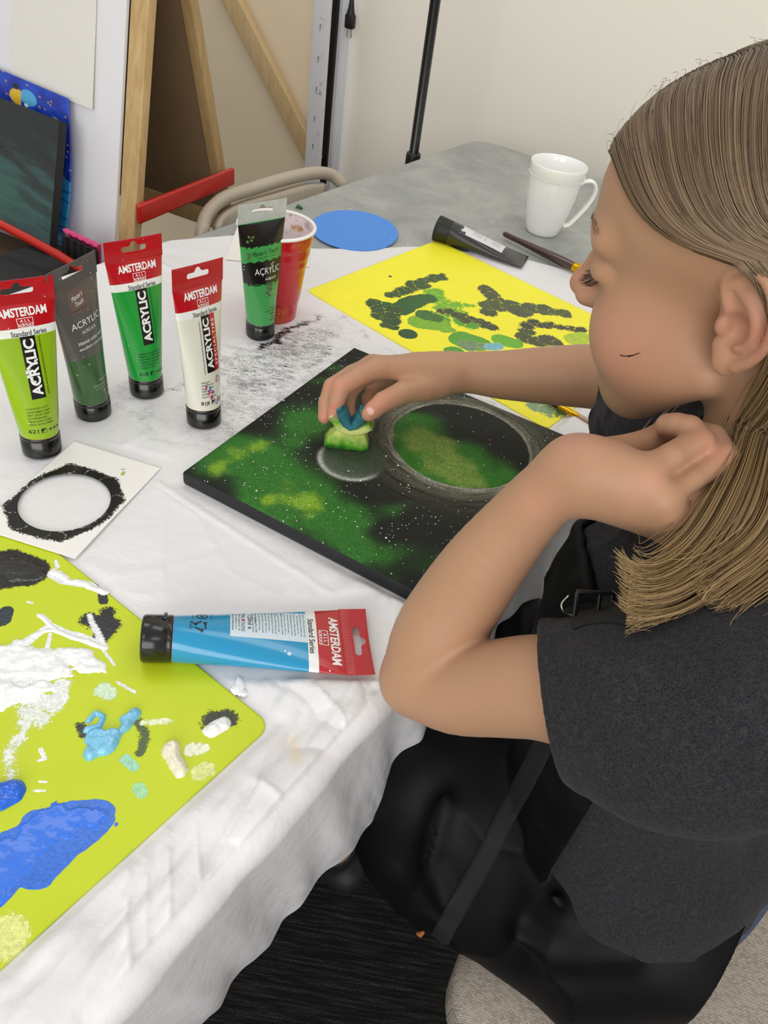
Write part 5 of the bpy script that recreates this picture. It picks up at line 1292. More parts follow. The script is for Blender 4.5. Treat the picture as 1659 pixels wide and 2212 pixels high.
for b_ in (.10, .39):
    m_ = MB(); q = s0_+FB*.50+FR*b_; m_.tube([q+V(0, 0, .42), q+FB*.07+V(0, 0, .60)], .010, 10, flat=.5); m_.build('back_support', lm_, chair)
# crumb on the carpet
m_ = MB(); q = P(908, 2019, z=.004); m_.tube([q+V(-.006, 0, .002), q, q+V(.005, .003, .004)], [.002, .005, .002], 6); o = m_.build('wood_chip', mat('chip', '#b5713f', .7)); tag(o, 'tiny orange-brown wood chip lying on the dark carpet', 'crumb')
# ------------------------------------------------------------------ smooth bodies from distance fields
class Nd:
    def __init__(s, f, c, r): s.f = f; s.c = np.asarray(c, float); s.r = float(r)
    def __call__(s, Q, bc=None, bh=0):
        if bc is not None and np.linalg.norm(bc-s.c)-s.r-bh > .045: return None
        return s.f(Q, bc, bh)
def RC(a, b, ra, rb):
    a = np.asarray(a, float); b = np.asarray(b, float); v = b-a; L = v@v+1e-12
    def f(Q, bc, bh):
        t = np.clip((Q-a)@v/L, 0, 1); return np.linalg.norm(Q-a-t[:, None]*v, axis=1)-(ra+t*(rb-ra))
    return Nd(f, (a+b)/2, np.linalg.norm(v)/2+max(ra, rb))
def EL(c, rad, R=None):
    c = np.asarray(c, float); rad = np.asarray(rad, float); R = np.eye(3) if R is None else np.asarray(R)
    def f(Q, bc, bh):
        q = (Q-c)@R; k0 = np.linalg.norm(q/rad, axis=1); k1 = np.linalg.norm(q/rad**2, axis=1)+1e-9; return k0*(k0-1)/k1
    return Nd(f, c, max(rad))
def smin(a, b, k):
    if k <= 0: return np.minimum(a, b)
    h = np.clip(.5+.5*(b-a)/k, 0, 1); return b+(a-b)*h-k*h*(1-h)
def U(k, *ns):
    ns = [n for n in ns]
    def f(Q, bc, bh):
        r = None
        for n in ns:
            d = n(Q, bc, bh)
            if d is None: continue
            r = d if r is None else smin(r, d, k)
        return r
    c = np.mean([n.c for n in ns], 0); return Nd(f, c, max(np.linalg.norm(n.c-c)+n.r for n in ns)+k)
def SUB(a, b, k):
    def f(Q, bc, bh):
        d = a(Q, bc, bh)
        if d is None: return None
        e = b(Q, bc, bh)
        return d if e is None else -smin(-d, e, k)
    return Nd(f, a.c, a.r)
def MAP(a, fn):      # fn(Q, d) -> d
    def f(Q, bc, bh):
        d = a(Q, bc, bh); return None if d is None else fn(Q, d)
    return Nd(f, a.c, a.r+.02)
def CH(k, pts):      # pts [(p, r)], a smooth tapering limb through the joints
    if len(pts) > 2 and k < .015:
        q = catmull([V(*p, r) for p, r in pts], 4); pts = [(x[:3], x[3]) for x in q]; k = 0
    return U(k, *[RC(p, q, r, s_) for (p, r), (q, s_) in zip(pts[:-1], pts[1:])])
def XF(a, o, R, c=None):   # a defined in local frame with origin o, axes the columns of R
    def f(Q, bc, bh): return a((Q-o)@R, None if bc is None else (bc-o)@R, bh)
    return Nd(f, o+R@a.c, a.r)
def polygonise(F, lo, hi, h, nb=16):
    lo = np.asarray(lo, float); bs = h*nb; nblk = np.ceil((np.asarray(hi)-lo)/bs).astype(int)
    I = np.stack(np.meshgrid(*[np.arange(n) for n in nblk], indexing='ij'), -1).reshape(-1, 3)
    C = lo+(I+.5)*bs; hd = bs*math.sqrt(3)/2
    keep = np.zeros(len(C), bool)
    for s0 in range(0, len(C), 20000):
        d = F(C[s0:s0+20000]); keep[s0:s0+20000] = np.abs(d) < hd*1.25+.006
    I = I[keep]; keys, poss, quads = [], [], []
    n1 = nb+1; off = np.stack(np.meshgrid(*[np.arange(n1)]*3, indexing='ij'), -1).reshape(-1, 3)
    M = 1 << 20
    def key(c): return (c[..., 0]*M+c[..., 1])*M+c[..., 2]
    for b in I:
        base = b*nb; Q = lo+(base+off)*h; bc = lo+(base+nb/2)*h
        d = F(Q, bc, hd)
        if d is None or d.min() > 0 or d.max() < 0: continue
        D = d.reshape(n1, n1, n1); S_ = D < 0
        # cell vertices
        cnt = np.zeros((nb, nb, nb)); acc = np.zeros((nb, nb, nb, 3))
        for ax in range(3):
            o = [x for x in range(3) if x != ax]
            A_ = np.take(D, range(nb), ax); B_ = np.take(D, range(1, n1), ax); ch = (A_ < 0) != (B_ < 0)
            t = np.where(ch, A_/(A_-B_+1e-20), 0)
            for u in (0, 1):
                for w in (0, 1):
                    sl = [slice(None)]*3; sl[o[0]] = slice(u, u+nb); sl[o[1]] = slice(w, w+nb); sl = tuple(sl)
                    c_ = ch[sl]; cnt += c_; acc[..., ax] += np.where(c_, t[sl], 0); acc[..., o[0]] += np.where(c_, u, 0); acc[..., o[1]] += np.where(c_, w, 0)
            idx = np.argwhere(ch)       # edges starting in this block along ax
            m_ = (idx[:, o[0]] < nb) & (idx[:, o[1]] < nb); idx = idx[m_]
            if len(idx):
                g = idx+base; sg = S_[tuple(idx.T)]
                e0 = np.zeros(3, int); e0[o[0]] = 1; e1 = np.zeros(3, int); e1[o[1]] = 1
                q = np.stack([key(g-e0-e1), key(g-e1), key(g), key(g-e0)], 1)
                fl = sg if ax != 1 else ~sg
                q = np.where(fl[:, None], q, q[:, ::-1]); quads.append(q)
        ii = np.argwhere(cnt > 0)
        if len(ii):
            v = acc[tuple(ii.T)]/cnt[tuple(ii.T)][:, None]; keys.append(key(ii+base)); poss.append(lo+(ii+base+v)*h)
    K = np.concatenate(keys); Pz = np.concatenate(poss); Qd = np.concatenate(quads)
    o = np.argsort(K); K = K[o]; Pz = Pz[o]; j = np.searchsorted(K, Qd); j = np.clip(j, 0, len(K)-1); ok = (K[j] == Qd).all(1)
    return Pz, j[ok]
def smooth_pts(Vt, Fq, it=1, lam=.5):
    E_ = np.concatenate([Fq[:, [0, 1]], Fq[:, [1, 2]], Fq[:, [2, 3]], Fq[:, [3, 0]]])
    for _ in range(it):
        s_ = np.zeros_like(Vt); c = np.zeros(len(Vt))
        for k in range(3): s_[:, k] = np.bincount(E_[:, 0], Vt[E_[:, 1], k], len(Vt))+np.bincount(E_[:, 1], Vt[E_[:, 0], k], len(Vt))
        c = np.bincount(E_[:, 0], minlength=len(Vt))+np.bincount(E_[:, 1], minlength=len(Vt))
        Vt = Vt*(1-lam)+lam*s_/np.maximum(c, 1)[:, None]
    return Vt
def fast_mesh(name, Vt, Fq, mts, parent, org):
    me = bpy.data.meshes.new(name); n = len(Vt); k = Fq.shape[1]
    me.vertices.add(n); me.vertices.foreach_set('co', (Vt-np.asarray(org)).astype(np.float32).ravel())
    me.loops.add(Fq.size); me.loops.foreach_set('vertex_index', Fq.astype(np.int32).ravel())
    me.polygons.add(len(Fq)); me.polygons.foreach_set('loop_start', np.arange(0, Fq.size, k, dtype=np.int32)); me.polygons.foreach_set('loop_total', np.full(len(Fq), k, np.int32))
    me.polygons.foreach_set('use_smooth', np.ones(len(Fq), bool)); me.update(calc_edges=True); me.validate()
    for mt in (mts if isinstance(mts, (list, tuple)) else [mts]): me.materials.append(mt)
    o = bpy.data.objects.new(name, me); link(o, parent); return o
def ridge(pts, w, amp):      # raise (amp > 0) or sink the surface along a polyline
    pts = [np.asarray(p, float) for p in pts]
    def g(Q):
        d = np.full(len(Q), 9.0)
        for a, b in zip(pts[:-1], pts[1:]):
            v = b-a; t = np.clip((Q-a)@v/(v@v+1e-12), 0, 1); d = np.minimum(d, np.linalg.norm(Q-a-t[:, None]*v, axis=1))
        return amp*np.exp(-(d/w)**2)
    return g
def J(px, py, d, r=None):
    p = P(px, py, d=d); return p if r is None else (p, r)
# ------------------------------------------------------------------ the child
f_ = V(-.873, .488, 0); l_ = V(-.488, -.873, 0); z_ = V(0, 0, 1); BR = np.stack([f_, l_, z_], 1)
H0 = V(.19753341, .47389618, 1.05383274)
HR = np.array([[-.84284244, -.44441797, -.30349513], [.45396868, -.89000187, .04253364], [-.28901395, -.10192812, .95188319]])
def hl(x, y, z): return H0+HR@V(x, y, z)
person = thing('person', 'child with long light brown hair, charcoal t-shirt and black apron, leaning chin on hand', 'person', (.28, .40, 0))
PO = (.28, .40, 0)
# head in its own frame: x forward, y to the left ear, z up
def both(fn): return [fn(1), fn(-1)]
face = U(.022, EL((-.014, 0, .048), (.090, .072, .070)), EL((.034, 0, .043), (.056, .058, .053)), EL((.040, 0, -.018), (.050, .053, .062)))
jaw = U(.022, *(sum([both(lambda s: RC((.008, s*.044, -.048), (.060, s*.022, -.082), .015, .015)), both(lambda s: EL((.053, s*.034, -.034), (.034, .0225, .038)))], []))+[RC((.068, .010, -.086), (.068, -.010, -.086), .015, .015), EL((.056, 0, -.060), (.036, .034, .040))])
head = U(.018, face, jaw)
brow = U(.006, *both(lambda s: RC((.086, s*.008, .032), (.074, s*.042, .033), .008, .008)))
head = U(.014, head, brow)
head = SUB(head, U(0, *both(lambda s: EL((.100, s*.031, .012), (.020, .016, .013)))), .014)
lids = U(0, *both(lambda s: EL((.0745, s*.031, .012), (.0130, .0145, .0115))))
head = U(.005, head, lids)
nose = U(.007, RC((.086, 0, .020), (.104, 0, -.010), .0062, .0078), EL((.1075, 0, -.014), (.0085, .0082, .0078)), *both(lambda s: EL((.098, s*.0105, -.019), (.0095, .0062, .0065))))
head = U(.009, head, nose)
lips = U(.002, RC((.0935, .010, -.044), (.0965, 0, -.0415), .0042, .0050), RC((.0935, -.010, -.044), (.0965, 0, -.0415), .0042, .0050), RC((.0915, .009, -.052), (.0945, 0, -.0535), .0042, .0055), RC((.0915, -.009, -.052), (.0945, 0, -.0535), .0042, .0055), RC((.0895, .019, -.047), (.093, .010, -.046), .0030, .0045), RC((.0895, -.019, -.047), (.093, -.010, -.046), .003, .0045))
head = U(.006, head, lips)
# ears
def ear(s):
    # a: backward along the ear, b: up, o: outward
    def e(a, b, o): return V(-.002-a*.93, s*(.0635+a*.42+o), b)
    def arc(pts, rs): return CH(.0015, [(e(*p), r) for p, r in zip(pts, rs)])
    helix = arc([(.006, .000, .002), (.003, .010, .003), (.001, .020, .0035), (.005, .029, .004), (.015, .0335, .0045), (.025, .029, .005), (.031, .018, .005), (.0325, .004, .004), (.029, -.009, .003), (.022, -.019, .002), (.013, -.026, .0015)],
                [.0022, .0026, .0028, .0029, .0030, .0031, .0031, .0031, .0032, .0038, .0045])
    anti = arc([(.010, .020, .001), (.018, .013, .002), (.0225, .003, .0025), (.020, -.008, .002), (.013, -.014, .002)], [.0026, .0032, .0036, .0034, .0034])
    plate = EL(e(.0155, .004, -.003), (.018, .0050, .029), np.stack([nrm(e(1, 0, 0)-e(0, 0, 0)), nrm(V(0, s, 0)+.42*V(1, 0, 0)), V(0, 0, 1)], 1))
    lobe = EL(e(.006, -.0265, .0015), (.0085, .0042, .0085)); lobe2 = EL(e(.002, -.018, -.001), (.006, .005, .008))
    trag = EL(e(.001, -.004, .0025), (.0042, .0035, .0060)); root = RC(e(.012, .018, -.012), e(.012, -.012, -.012), .010, .008)
    r = U(.004, plate, anti, lobe, lobe2, root); r = U(.0025, r, helix); conch = EL(e(.0105, -.003, .003), (.0075, .0070, .0085)); r = SUB(r, conch, .004)
    r = SUB(r, EL(e(.011, .0235, .004), (.0065, .0030, .0035)), .002); return U(.003, r, trag)
head = U(.004, head, ear(1), ear(-1))
HEAD = XF(head, H0, HR)
# joints
E_L = [J(900, 1462, .556), .0275]
forearmL = CH(.010, [J(903, 1464, .556, .0270), J(940, 1380, .545, .0315), J(990, 1300, .533, .0308), J(1050, 1215, .513, .0276), J(1120, 1130, .492, .0232), J(1180, 1068, .474, .0212), J(1243, 1020, .458, .0205)])
upperL = CH(.012, [J(903, 1468, .556, .0275), J(985, 1492, .536, .0300), J(1090, 1485, .507, .0325), J(1190, 1486, .480, .0335), J(1400, 1530, .437, .036), J(1560, 1540, .415, .040)])
handL = U(.010, RC(J(1243, 1020, .458), J(1310, 1025, .445), .0205, .0185), RC(J(1290, 1015, .447), J(1395, 1025, .434), .0165, .0110), RC(J(1290, 1030, .447), J(1428, 1075, .432), .0165, .0112), RC(J(1280, 1045, .452), J(1445, 1115, .437), .0160, .0110), RC(J(1275, 1055, .456), J(1455, 1142, .447), .0150, .0105))
def fing(k, pts):
    q = [J(*p) for p in pts]; return U(.0012, *[RC(a[0], b[0], a[1], b[1]) for a, b in zip(q[:-1], q[1:])])
fL = [fing(.003, [(1395, 1025, .434, .0106), (1450, 990, .436, .0090), (1508, 957, .446, .0095), (1490, 925, .452, .0078), (1462, 918, .458, .0074), (1441, 917, .464, .0070)]),
      fing(.003, [(1428, 1075, .432, .0108), (1490, 1037, .437, .0089), (1562, 990, .447, .0096), (1540, 945, .460, .0080), (1515, 935, .468, .0070)]),
      fing(.003, [(1445, 1115, .437, .0106), (1505, 1087, .440, .0086), (1572, 1050, .452, .0093), (1560, 1010, .466, .0078), (1540, 995, .474, .0068)]),
      fing(.003, [(1455, 1142, .447, .0102), (1510, 1128, .449, .0080), (1565, 1098, .458, .0082), (1560, 1065, .470, .0070), (1545, 1050, .478, .0062)])]
thL = fing(.005, [(1265, 1000, .470, .016), (1330, 985, .476, .0125), (1390, 965, .480, .0105), (1425, 945, .486, .0092), (1455, 925, .494, .0078)])
HANDL = U(.0055, handL, U(0.0012, *fL)); HANDL = U(.008, HANDL, thL)
_gr = [ridge([J(1405, 1066, .428), J(1460, 1030, .429), J(1522, 980, .437)], .0046, -.0019), ridge([J(1432, 1104, .430), J(1480, 1080, .431), J(1545, 1040, .440)], .0046, -.0019), ridge([J(1452, 1138, .437), J(1500, 1122, .439), J(1545, 1095, .447)], .0044, -.0019),
       ridge([J(1396, 1032, .4235), J(1400, 1040, .4235)], .007, .0016), ridge([J(1428, 1078, .4215), J(1432, 1086, .4215)], .007, .0014), ridge([J(1447, 1120, .427), J(1450, 1128, .427)], .006, .0012), ridge([J(1516, 965, .437), J(1520, 972, .437)], .006, .0010)]
def _hd(Q, d):
    for g in _gr: d = d-g(Q)
    return d
HANDL = MAP(HANDL, _hd)
handL = U(.012, forearmL, HANDL)
ARML = U(.006, handL, upperL)
forearmR = CH(.010, [J(1335, 815, .752, .0325), J(1270, 813, .760, .0318), J(1180, 811, .768, .0288), J(1090, 810, .775, .0248), J(1020, 805, .778, .0213), J(965, 806, .776, .0196)])
upperR = CH(.012, [J(1335, 815, .752, .032), J(1450, 840, .70, .036), (V(.290, .560, .905), .042)])
handR = U(.008, RC(J(965, 806, .776), J(905, 800, .770), .0190, .0165), RC(J(925, 800, .768), J(818, 793, .754), .0155, .0108), RC(J(925, 798, .776), J(805, 790, .769), .0150, .0105), RC(J(925, 803, .784), J(806, 801, .782), .0140, .0100), RC(J(930, 810, .788), J(820, 818, .792), .0130, .0092))
thR = fing(.004, [(945, 832, .770, .0145), (915, 838, .762, .0140), (872, 847, .750, .0115), (828, 868, .742, .0102), (806, 886, .738, .0088), (796, 895, .736, .0072)])
fR = [fing(.003, [(818, 793, .754, .0106), (775, 812, .746, .0098), (737, 836, .741, .0097), (727, 868, .744, .0080), (720, 898, .748, .0066)]),
      fing(.003, [(805, 790, .769, .0102), (760, 808, .762, .0092), (718, 835, .757, .0090), (704, 870, .757, .0076), (700, 902, .758, .0064)]),
      fing(.003, [(806, 801, .782, .0098), (775, 825, .778, .0086), (755, 848, .774, .0084), (752, 874, .772, .0074), (758, 898, .768, .0062)]),
      fing(.003, [(820, 818, .792, .0090), (805, 840, .788, .0078), (797, 862, .784, .0076), (796, 890, .778, .0068), (797, 916, .772, .0058)])]
ARMR = U(.012, forearmR, U(.006, handR, U(.0008, *fR))); ARMR = U(.007, ARMR, thR); ARMR = U(.012, ARMR, upperR)
NB_ = V(.262, .432, .950)
neck = RC(hl(-.022, 0, -.045), NB_, .043, .050); nape = RC(hl(-.045, 0, -.01), V(.285, .42, .93), .040, .05)
SL, SR = V(.212, .272, .903), V(.290, .550, .910)
SL = P(1590, 1545, d=.412)
torso = U(.04, RC(SL+V(.01, .03, 0), V(.255, .41, .925), .040, .046), RC(V(.255, .41, .925), SR, .046, .040), EL((.268, .405, .815), (.085, .120, .13), BR), EL((.288, .408, .68), (.080, .115, .13), BR), EL((.315, .41, .56), (.095, .130, .09), BR))
hipL, kneeL, ankL = V(.275, .340, .545), V(-.040, .470, .525), V(.008, .512, .10)
hipR, kneeR, ankR = V(.335, .475, .545), V(.030, .640, .525), V(.075, .665, .10)
legs = U(.02, CH(.01, [(hipL, .068), (kneeL, .050), ((kneeL+ankL)/2+V(.015, -.01, 0), .043), (ankL, .028)]), CH(.01, [(hipR, .072), (kneeR, .050), ((kneeR+ankR)/2+V(.015, -.01, 0), .043), (ankR, .028)]))
core = U(.03, torso, U(.02, neck, nape)); core = U(.015, core, HEAD); core = U(.02, core, legs)
BODY = U(0, U(.02, core, RC(SL, SL, .038, .038)), ARMR); BODY = U(.0015, BODY, ARML)
_t0 = __import__('time').time()
Vb, Fb = polygonise(BODY, (-.12, .10, .03), (.48, .80, 1.24), .0017)
Vb = smooth_pts(Vb, Fb, 2, .5)
print('body', len(Vb), __import__('time').time()-_t0)
def skinmat():
    t = NT('skin'); a = t.attr('tone'); n_ = t.noise(35, 4, .6)
    c = t.mix(t.math('MULTIPLY', n_, .14), a.outputs['Color'], lin4('#a8704c'))
    t.color(c).set(rough=.50, spec=.35, sss=.12, sheen=.08); t.b.inputs['Subsurface Radius'].default_value = (.9, .35, .2); t.b.inputs['Subsurface Scale'].default_value = .008
    t.bump(t.noise(1400, 3, .6), .10, .0004); return t.m
body = fast_mesh('body', Vb, Fb, skinmat(), person, PO)
tone = np.zeros((len(Vb), 3)); tone[:] = lin('#b38a6c')
def tint(px, py, d, r, hx, amt):
    global tone
    q = P(px, py, d=d); w = amt*np.exp(-((Vb-q)**2).sum(1)/(r*r))[:, None]; tone = tone*(1-w)+np.array(lin(hx))*w
def tintl(p, r, hx, amt):
    global tone
    w = amt*np.exp(-((Vb-p)**2).sum(1)/(r*r))[:, None]; tone = tone*(1-w)+np.array(lin(hx))*w
for q in [(1262, 960, .445, .016), (1175, 1075, .455, .014), (1395, 1040, .425, .010), (1515, 955, .44, .012), (1560, 990, .44, .01)]: tint(*q, '#d6937f', .4)
for q in [(732, 835, .735, .009), (720, 830, .75, .009), (700, 900, .75, .012), (720, 900, .742, .010), (800, 860, .735, .02)]: tint(*q, '#d98a78', .5)
tintl(hl(-.015, .082, .0), .022, '#cf8478', .45); tintl(hl(-.03, .088, .0), .012, '#c77a6c', .4); tintl(hl(.11, 0, -.014), .014, '#cf8070', .45); tintl(hl(.06, .05, -.03), .03, '#d99080', .3)
tintl(hl(.096, 0, -.048), .013, '#c46a62', .8)
def mark(pts, r, hx):       # strokes of paint on the skin
    global tone
    pts = [P(a, b, d=d) for a, b, d in pts]; dd = np.full(len(Vb), 9.)
    for a, b in zip(pts[:-1], pts[1:]):
        # distance measured across the view so that the stroke lies on the skin it faces
        v = b-a; t = np.clip((Vb-a)@v/(v@v), 0, 1); dd = np.minimum(dd, np.linalg.norm(Vb-a-t[:, None]*v, axis=1))
    dd = dd+.0012*(fbm(Vb[:, 0]*400, Vb[:, 1]*400, Vb[:, 2]*400, o=2, seed=3)-.5)
    w = sstep(r+.0009, r-.0004, dd)[:, None]*.85; tone = tone*(1-w)+np.array(lin(hx))*w
mark([(897, 842, .748), (887, 858, .752), (870, 868, .752), (850, 875, .748)], .0030, '#c9a318')
mark([(900, 858, .757), (925, 853, .765), (945, 845, .768)], .0030, '#b9922a')
mark([(727, 832, .735), (740, 835, .735)], .0020, '#d8bf2a'); mark([(728, 862, .738), (724, 880, .740)], .0022, '#df6a3c')
mark([(792, 892, .732), (795, 900, .733)], .0022, '#d8a51c')
mark([(810, 818, .76), (840, 822, .765)], .003, '#c9744a')
cattr(body, 'tone', tone)
bvh_body = BVHTree.FromPolygons([tuple(v) for v in Vb], [tuple(f) for f in Fb])
def hit(px, py, bvh, lift=0.0):
    r = nrm(ray(px, py)); h_ = bvh.ray_cast(Vector(CAM), Vector(r)); 
    return None if h_[0] is None else (np.array(h_[0])+np.array(h_[1])*lift)
# finger nails
def nail(px, py, w, l, ang):
    m_ = MB(); c, s_ = math.cos(ang), math.sin(ang); A_ = []
    for i in range(7):
        row = []
        for j in range(7):
            u, v = (i-3)/3, (j-3)/3; k = math.sqrt(max(0, 1-.35*v*v*abs(v)))*1.0; x, y = u*w*(1-.22*abs(v)**3), v*l*(1-.2*u*u)
            p = hit(px+x*c-y*s_, py+x*s_+y*c, bvh_body, .00035)
            if p is None: return
            row.append(p)
        A_.append(row)
    m_.grid(A_, 0); o = m_.build('fingernail', mat('nail', '#d9aaa0', .25, coat=.4), person); return o
nail(800, 888, 6.5, 9, math.radians(-35)); nail(716, 903, 4.5, 6, 0)
# ------------------------------------------------------------------ clothes
def heather():
    t = NT('charcoal_heather'); n_ = t.noise(900, 3, .8); n2 = t.noise(260, 4, .7)
    c = t.mix(t.ramp(n_, [(.35, 0), (.70, 1)]), lin4('#19191c'), lin4('#3a393d')); c = t.mix(t.ramp(n2, [(.5, 0), (.75, .5)]), c, lin4('#474143'))
    t.color(c).set(rough=.95, spec=.12, sheen=.06); t.bump(n_, .4, .0006); return t.m
slc = [J(1172, 1486, .480, .0385), J(1290, 1520, .457, .0455), J(1400, 1545, .437, .0530), J(1500, 1560, .425, .056), J(1590, 1545, .412, .056)]
shirt_t = U(.045, RC(SL+V(.005, .03, 0), V(.258, .40, .925), .050, .052), RC(V(.258, .40, .925), SR, .052, .052), EL(V(.268, .400, .80)+f_*.022, (.100, .138, .15), BR), EL(V(.285, .395, .67)+f_*.022, (.100, .138, .15), BR), EL((.300, .385, .60), (.108, .155, .085), BR))
sleL = CH(.02, slc); sleR = CH(.02, [J(1345, 850, .742, .044), J(1360, 915, .735, .040), J(1450, 850, .70, .050), (SR, .055)]); sleR = U(.02, CH(.01, [J(1350, 835, .745, .040), J(1450, 845, .70, .050), (SR, .055)]), CH(.01, [J(1355, 925, .71, .030), J(1450, 930, .66, .05), (V(.262, .45, .86), .05)]))
shirt_o = U(.028, shirt_t, sleL, sleR)
sf = [ridge([J(1445, 1395, .40), J(1500, 1465, .40), J(1560, 1515, .385), J(1600, 1570, .37), J(1617, 1600, .37)], .0022, -.0022),
      ridge([J(1377, 1748, .47), J(1450, 1740, .45), J(1540, 1695, .43), J(1617, 1645, .41), J(1680, 1600, .40)], .010, -.010),
      ridge([J(1230, 1640, .50), J(1290, 1715, .49), J(1377, 1748, .47)], .010, -.007),
      ridge([J(1450, 1760, .45), J(1540, 1730, .43), J(1620, 1680, .41)], .010, .006),
      ridge([J(1300, 1500, .41), J(1400, 1560, .39), J(1480, 1650, .39)], .014, .005), ridge([J(1250, 1400, .42), J(1400, 1430, .39), J(1560, 1490, .37)], .012, .004),
      ridge([J(1240, 1130, .56), J(1330, 1200, .53), J(1400, 1240, .51)], .010, .006), ridge([J(1500, 1800, .50), J(1590, 1720, .47)], .008, .004)]
hemP = [P(1152, 1375, d=.47), P(1226, 1603, d=.47)]; hv = nrm(hemP[1]-hemP[0]); vw = nrm(ray(1185, 1485)); hn = nrm(np.cross(hv, vw)); ax_s = nrm(J(1290, 1520, .457)-J(1172, 1486, .48)); hn = hn if hn@ax_s < 0 else -hn; hn = nrm(hn*.8-ax_s*.35)
hc = P(1180, 1490, d=.455)
def sdisp(Q, d):
    n_ = fbm(Q[:, 0]*13, Q[:, 1]*13, Q[:, 2]*9, o=3, seed=71); n2_ = 1-np.abs(2*fbm(Q[:, 0]*9+Q[:, 2]*14, Q[:, 1]*22, Q[:, 2]*10, o=2, seed=75)-1)
    d = d-(n_-.5)*.010-n2_**4*.0045
    dh = (Q-hc)@hn; d = d+.0009*np.exp(-((dh+.013)/.0018)**2)*(np.linalg.norm(Q-hc, axis=1) < .09)
    for g in sf: d = d-g(Q)
    return d
shirt_o = MAP(shirt_o, sdisp)
rp = P(1312, 900, d=.74); rn = nrm(J(1335, 815, .752)-J(1450, 840, .70))
hemz = .578
def hemcut(Q):
    # lower hem dips towards the left hip
    return hemz-.012*((Q-V(.30, .40, 0))@l_)/.13 - Q[:, 2] - .010*(fbm(Q[:, 0]*22, Q[:, 1]*22, o=2, seed=99)-.5) - .003*np.sin(Q[:, 0]*40+Q[:, 1]*25)
def shirt_f(Q, d):
    s_ = np.maximum(d, -(d+.0050))
    s_ = np.maximum(s_, (Q-hc)@hn*np.where(np.linalg.norm(Q-hc, axis=1) < .12, 1, 0)-.02*(np.linalg.norm(Q-hc, axis=1) >= .12))
    dr = np.linalg.norm(Q-P(1340, 880, d=.74), axis=1); s_ = np.maximum(s_, np.where(dr < .14, (Q-rp)@rn, -.02))
    s_ = np.maximum(s_, hemcut(Q))
    # neck opening
    nq = Q-V(.255, .43, .965); s_ = np.maximum(s_, .062-np.linalg.norm(nq*V(1, 1, .75), axis=1)); return s_
SHIRT = MAP(shirt_o, shirt_f)
Vs, Fs = polygonise(SHIRT, (.0, .12, .50), (.52, .80, 1.04), .0021); Vs = smooth_pts(Vs, Fs, 2, .5)
print('shirt', len(Vs), __import__('time').time()-_t0)
M_HE = heather(); shirt = fast_mesh('t_shirt', Vs, Fs, M_HE, person, PO); shirt['label'] = 'charcoal heather t-shirt'
# shorts, just seen behind the hip
t = NT('denim'); t.color(t.mix(t.noise(700, 3, .7), lin4('#2a3347'), lin4('#56617a'))).set(rough=.9)
sh = U(.03, EL((.325, .405, .545), (.115, .150, .085), BR), RC(hipL+V(.02, 0, 0), hipL*.75+kneeL*.25, .080, .066), RC(hipR, hipR*.6+kneeR*.4, .080, .068))
SHORT = MAP(sh, lambda Q, d: np.maximum(np.maximum(np.maximum(d, -(d+.004)), .4755-Q[:, 2]), Q[:, 2]-.62))
Vq, Fq_ = polygonise(SHORT, (-.02, .15, .44), (.52, .70, .66), .0035); so = fast_mesh('shorts', smooth_pts(Vq, Fq_, 1), Fq_, t.m, person, PO); so['label'] = 'blue denim shorts'
# apron
def apronmat():
    t = NT('black_apron_cloth'); n_ = t.noise(1200, 2, .6); t.color(t.mix(t.noise(6, 3), lin4('#070709'), lin4('#0c0c0f'))).set(rough=.55, spec=.16); t.bump(n_, .15, .0004); return t.m
M_AP = apronmat()
hL = V(.262, .325, .530)
lap = U(.05, CH(.03, [(V(.300, .300, .545), .085), (hL, .098), (V(.13, .385, .53), .096), (V(.01, .445, .53), .080), (kneeL+V(-.02, .01, 0), .060)]), CH(.03, [(hipR, .09), (kneeR, .07)]), RC(V(.235, .275, .50), V(.085, .345, .485), .045, .042), EL((.26, .40, .60), (.085, .13, .08), BR))
PJ = J
af = [ridge([PJ(1190, 1620, .62), PJ(1150, 1700, .62), PJ(1090, 1830, .61), PJ(1020, 1950, .62)], 0.0094, 0.0081),
      ridge([PJ(1165, 1700, .60), PJ(1215, 1810, .58), PJ(1290, 1850, .57), PJ(1370, 1862, .56)], 0.0125, -0.0075),
      ridge([PJ(1210, 1830, .59), PJ(1240, 1910, .59), PJ(1268, 1990, .60)], 0.0120, -0.0080),
      ridge([PJ(1110, 1870, .60), PJ(1150, 1880, .60), PJ(1200, 1950, .60), PJ(1260, 2015, .59), PJ(1380, 2020, .57)], 0.0101, 0.0108),
      ridge([PJ(1225, 1850, .57), PJ(1300, 1890, .56), PJ(1390, 1900, .55)], 0.0109, 0.0095),
      ridge([PJ(1090, 1740, .62), PJ(1080, 1860, .62), PJ(1110, 1980, .62)], 0.0094, -0.0108),
      ridge([PJ(950, 1690, .66), PJ(900, 1800, .67), PJ(880, 1870, .68)], 0.0160, -0.0070), ridge([PJ(960, 1720, .65), PJ(930, 1850, .66), PJ(960, 1950, .66)], 0.0094, 0.0108),
      ridge([PJ(1150, 1640, .61), PJ(1250, 1700, .58), PJ(1330, 1800, .56)], 0.0094, -0.0081), ridge([PJ(1050, 2010, .63), PJ(1200, 2060, .62), PJ(1350, 2060, .60)], 0.0117, 0.0081)]
def adisp(Q, d):
    n_ = fbm(Q[:, 0]*10, Q[:, 1]*10, Q[:, 2]*8, o=3, seed=91); n2_ = 1-np.abs(2*fbm(Q[:, 0]*12+Q[:, 1]*5, Q[:, 1]*7-Q[:, 0]*8, Q[:, 2]*7, o=2, seed=95)-1); d = d-(n_-.5)*.012-n2_**5*.006
    for g in af: d = d-g(Q)
    return d
lap = MAP(lap, adisp)
BKP = V(.375, .330, .5); 
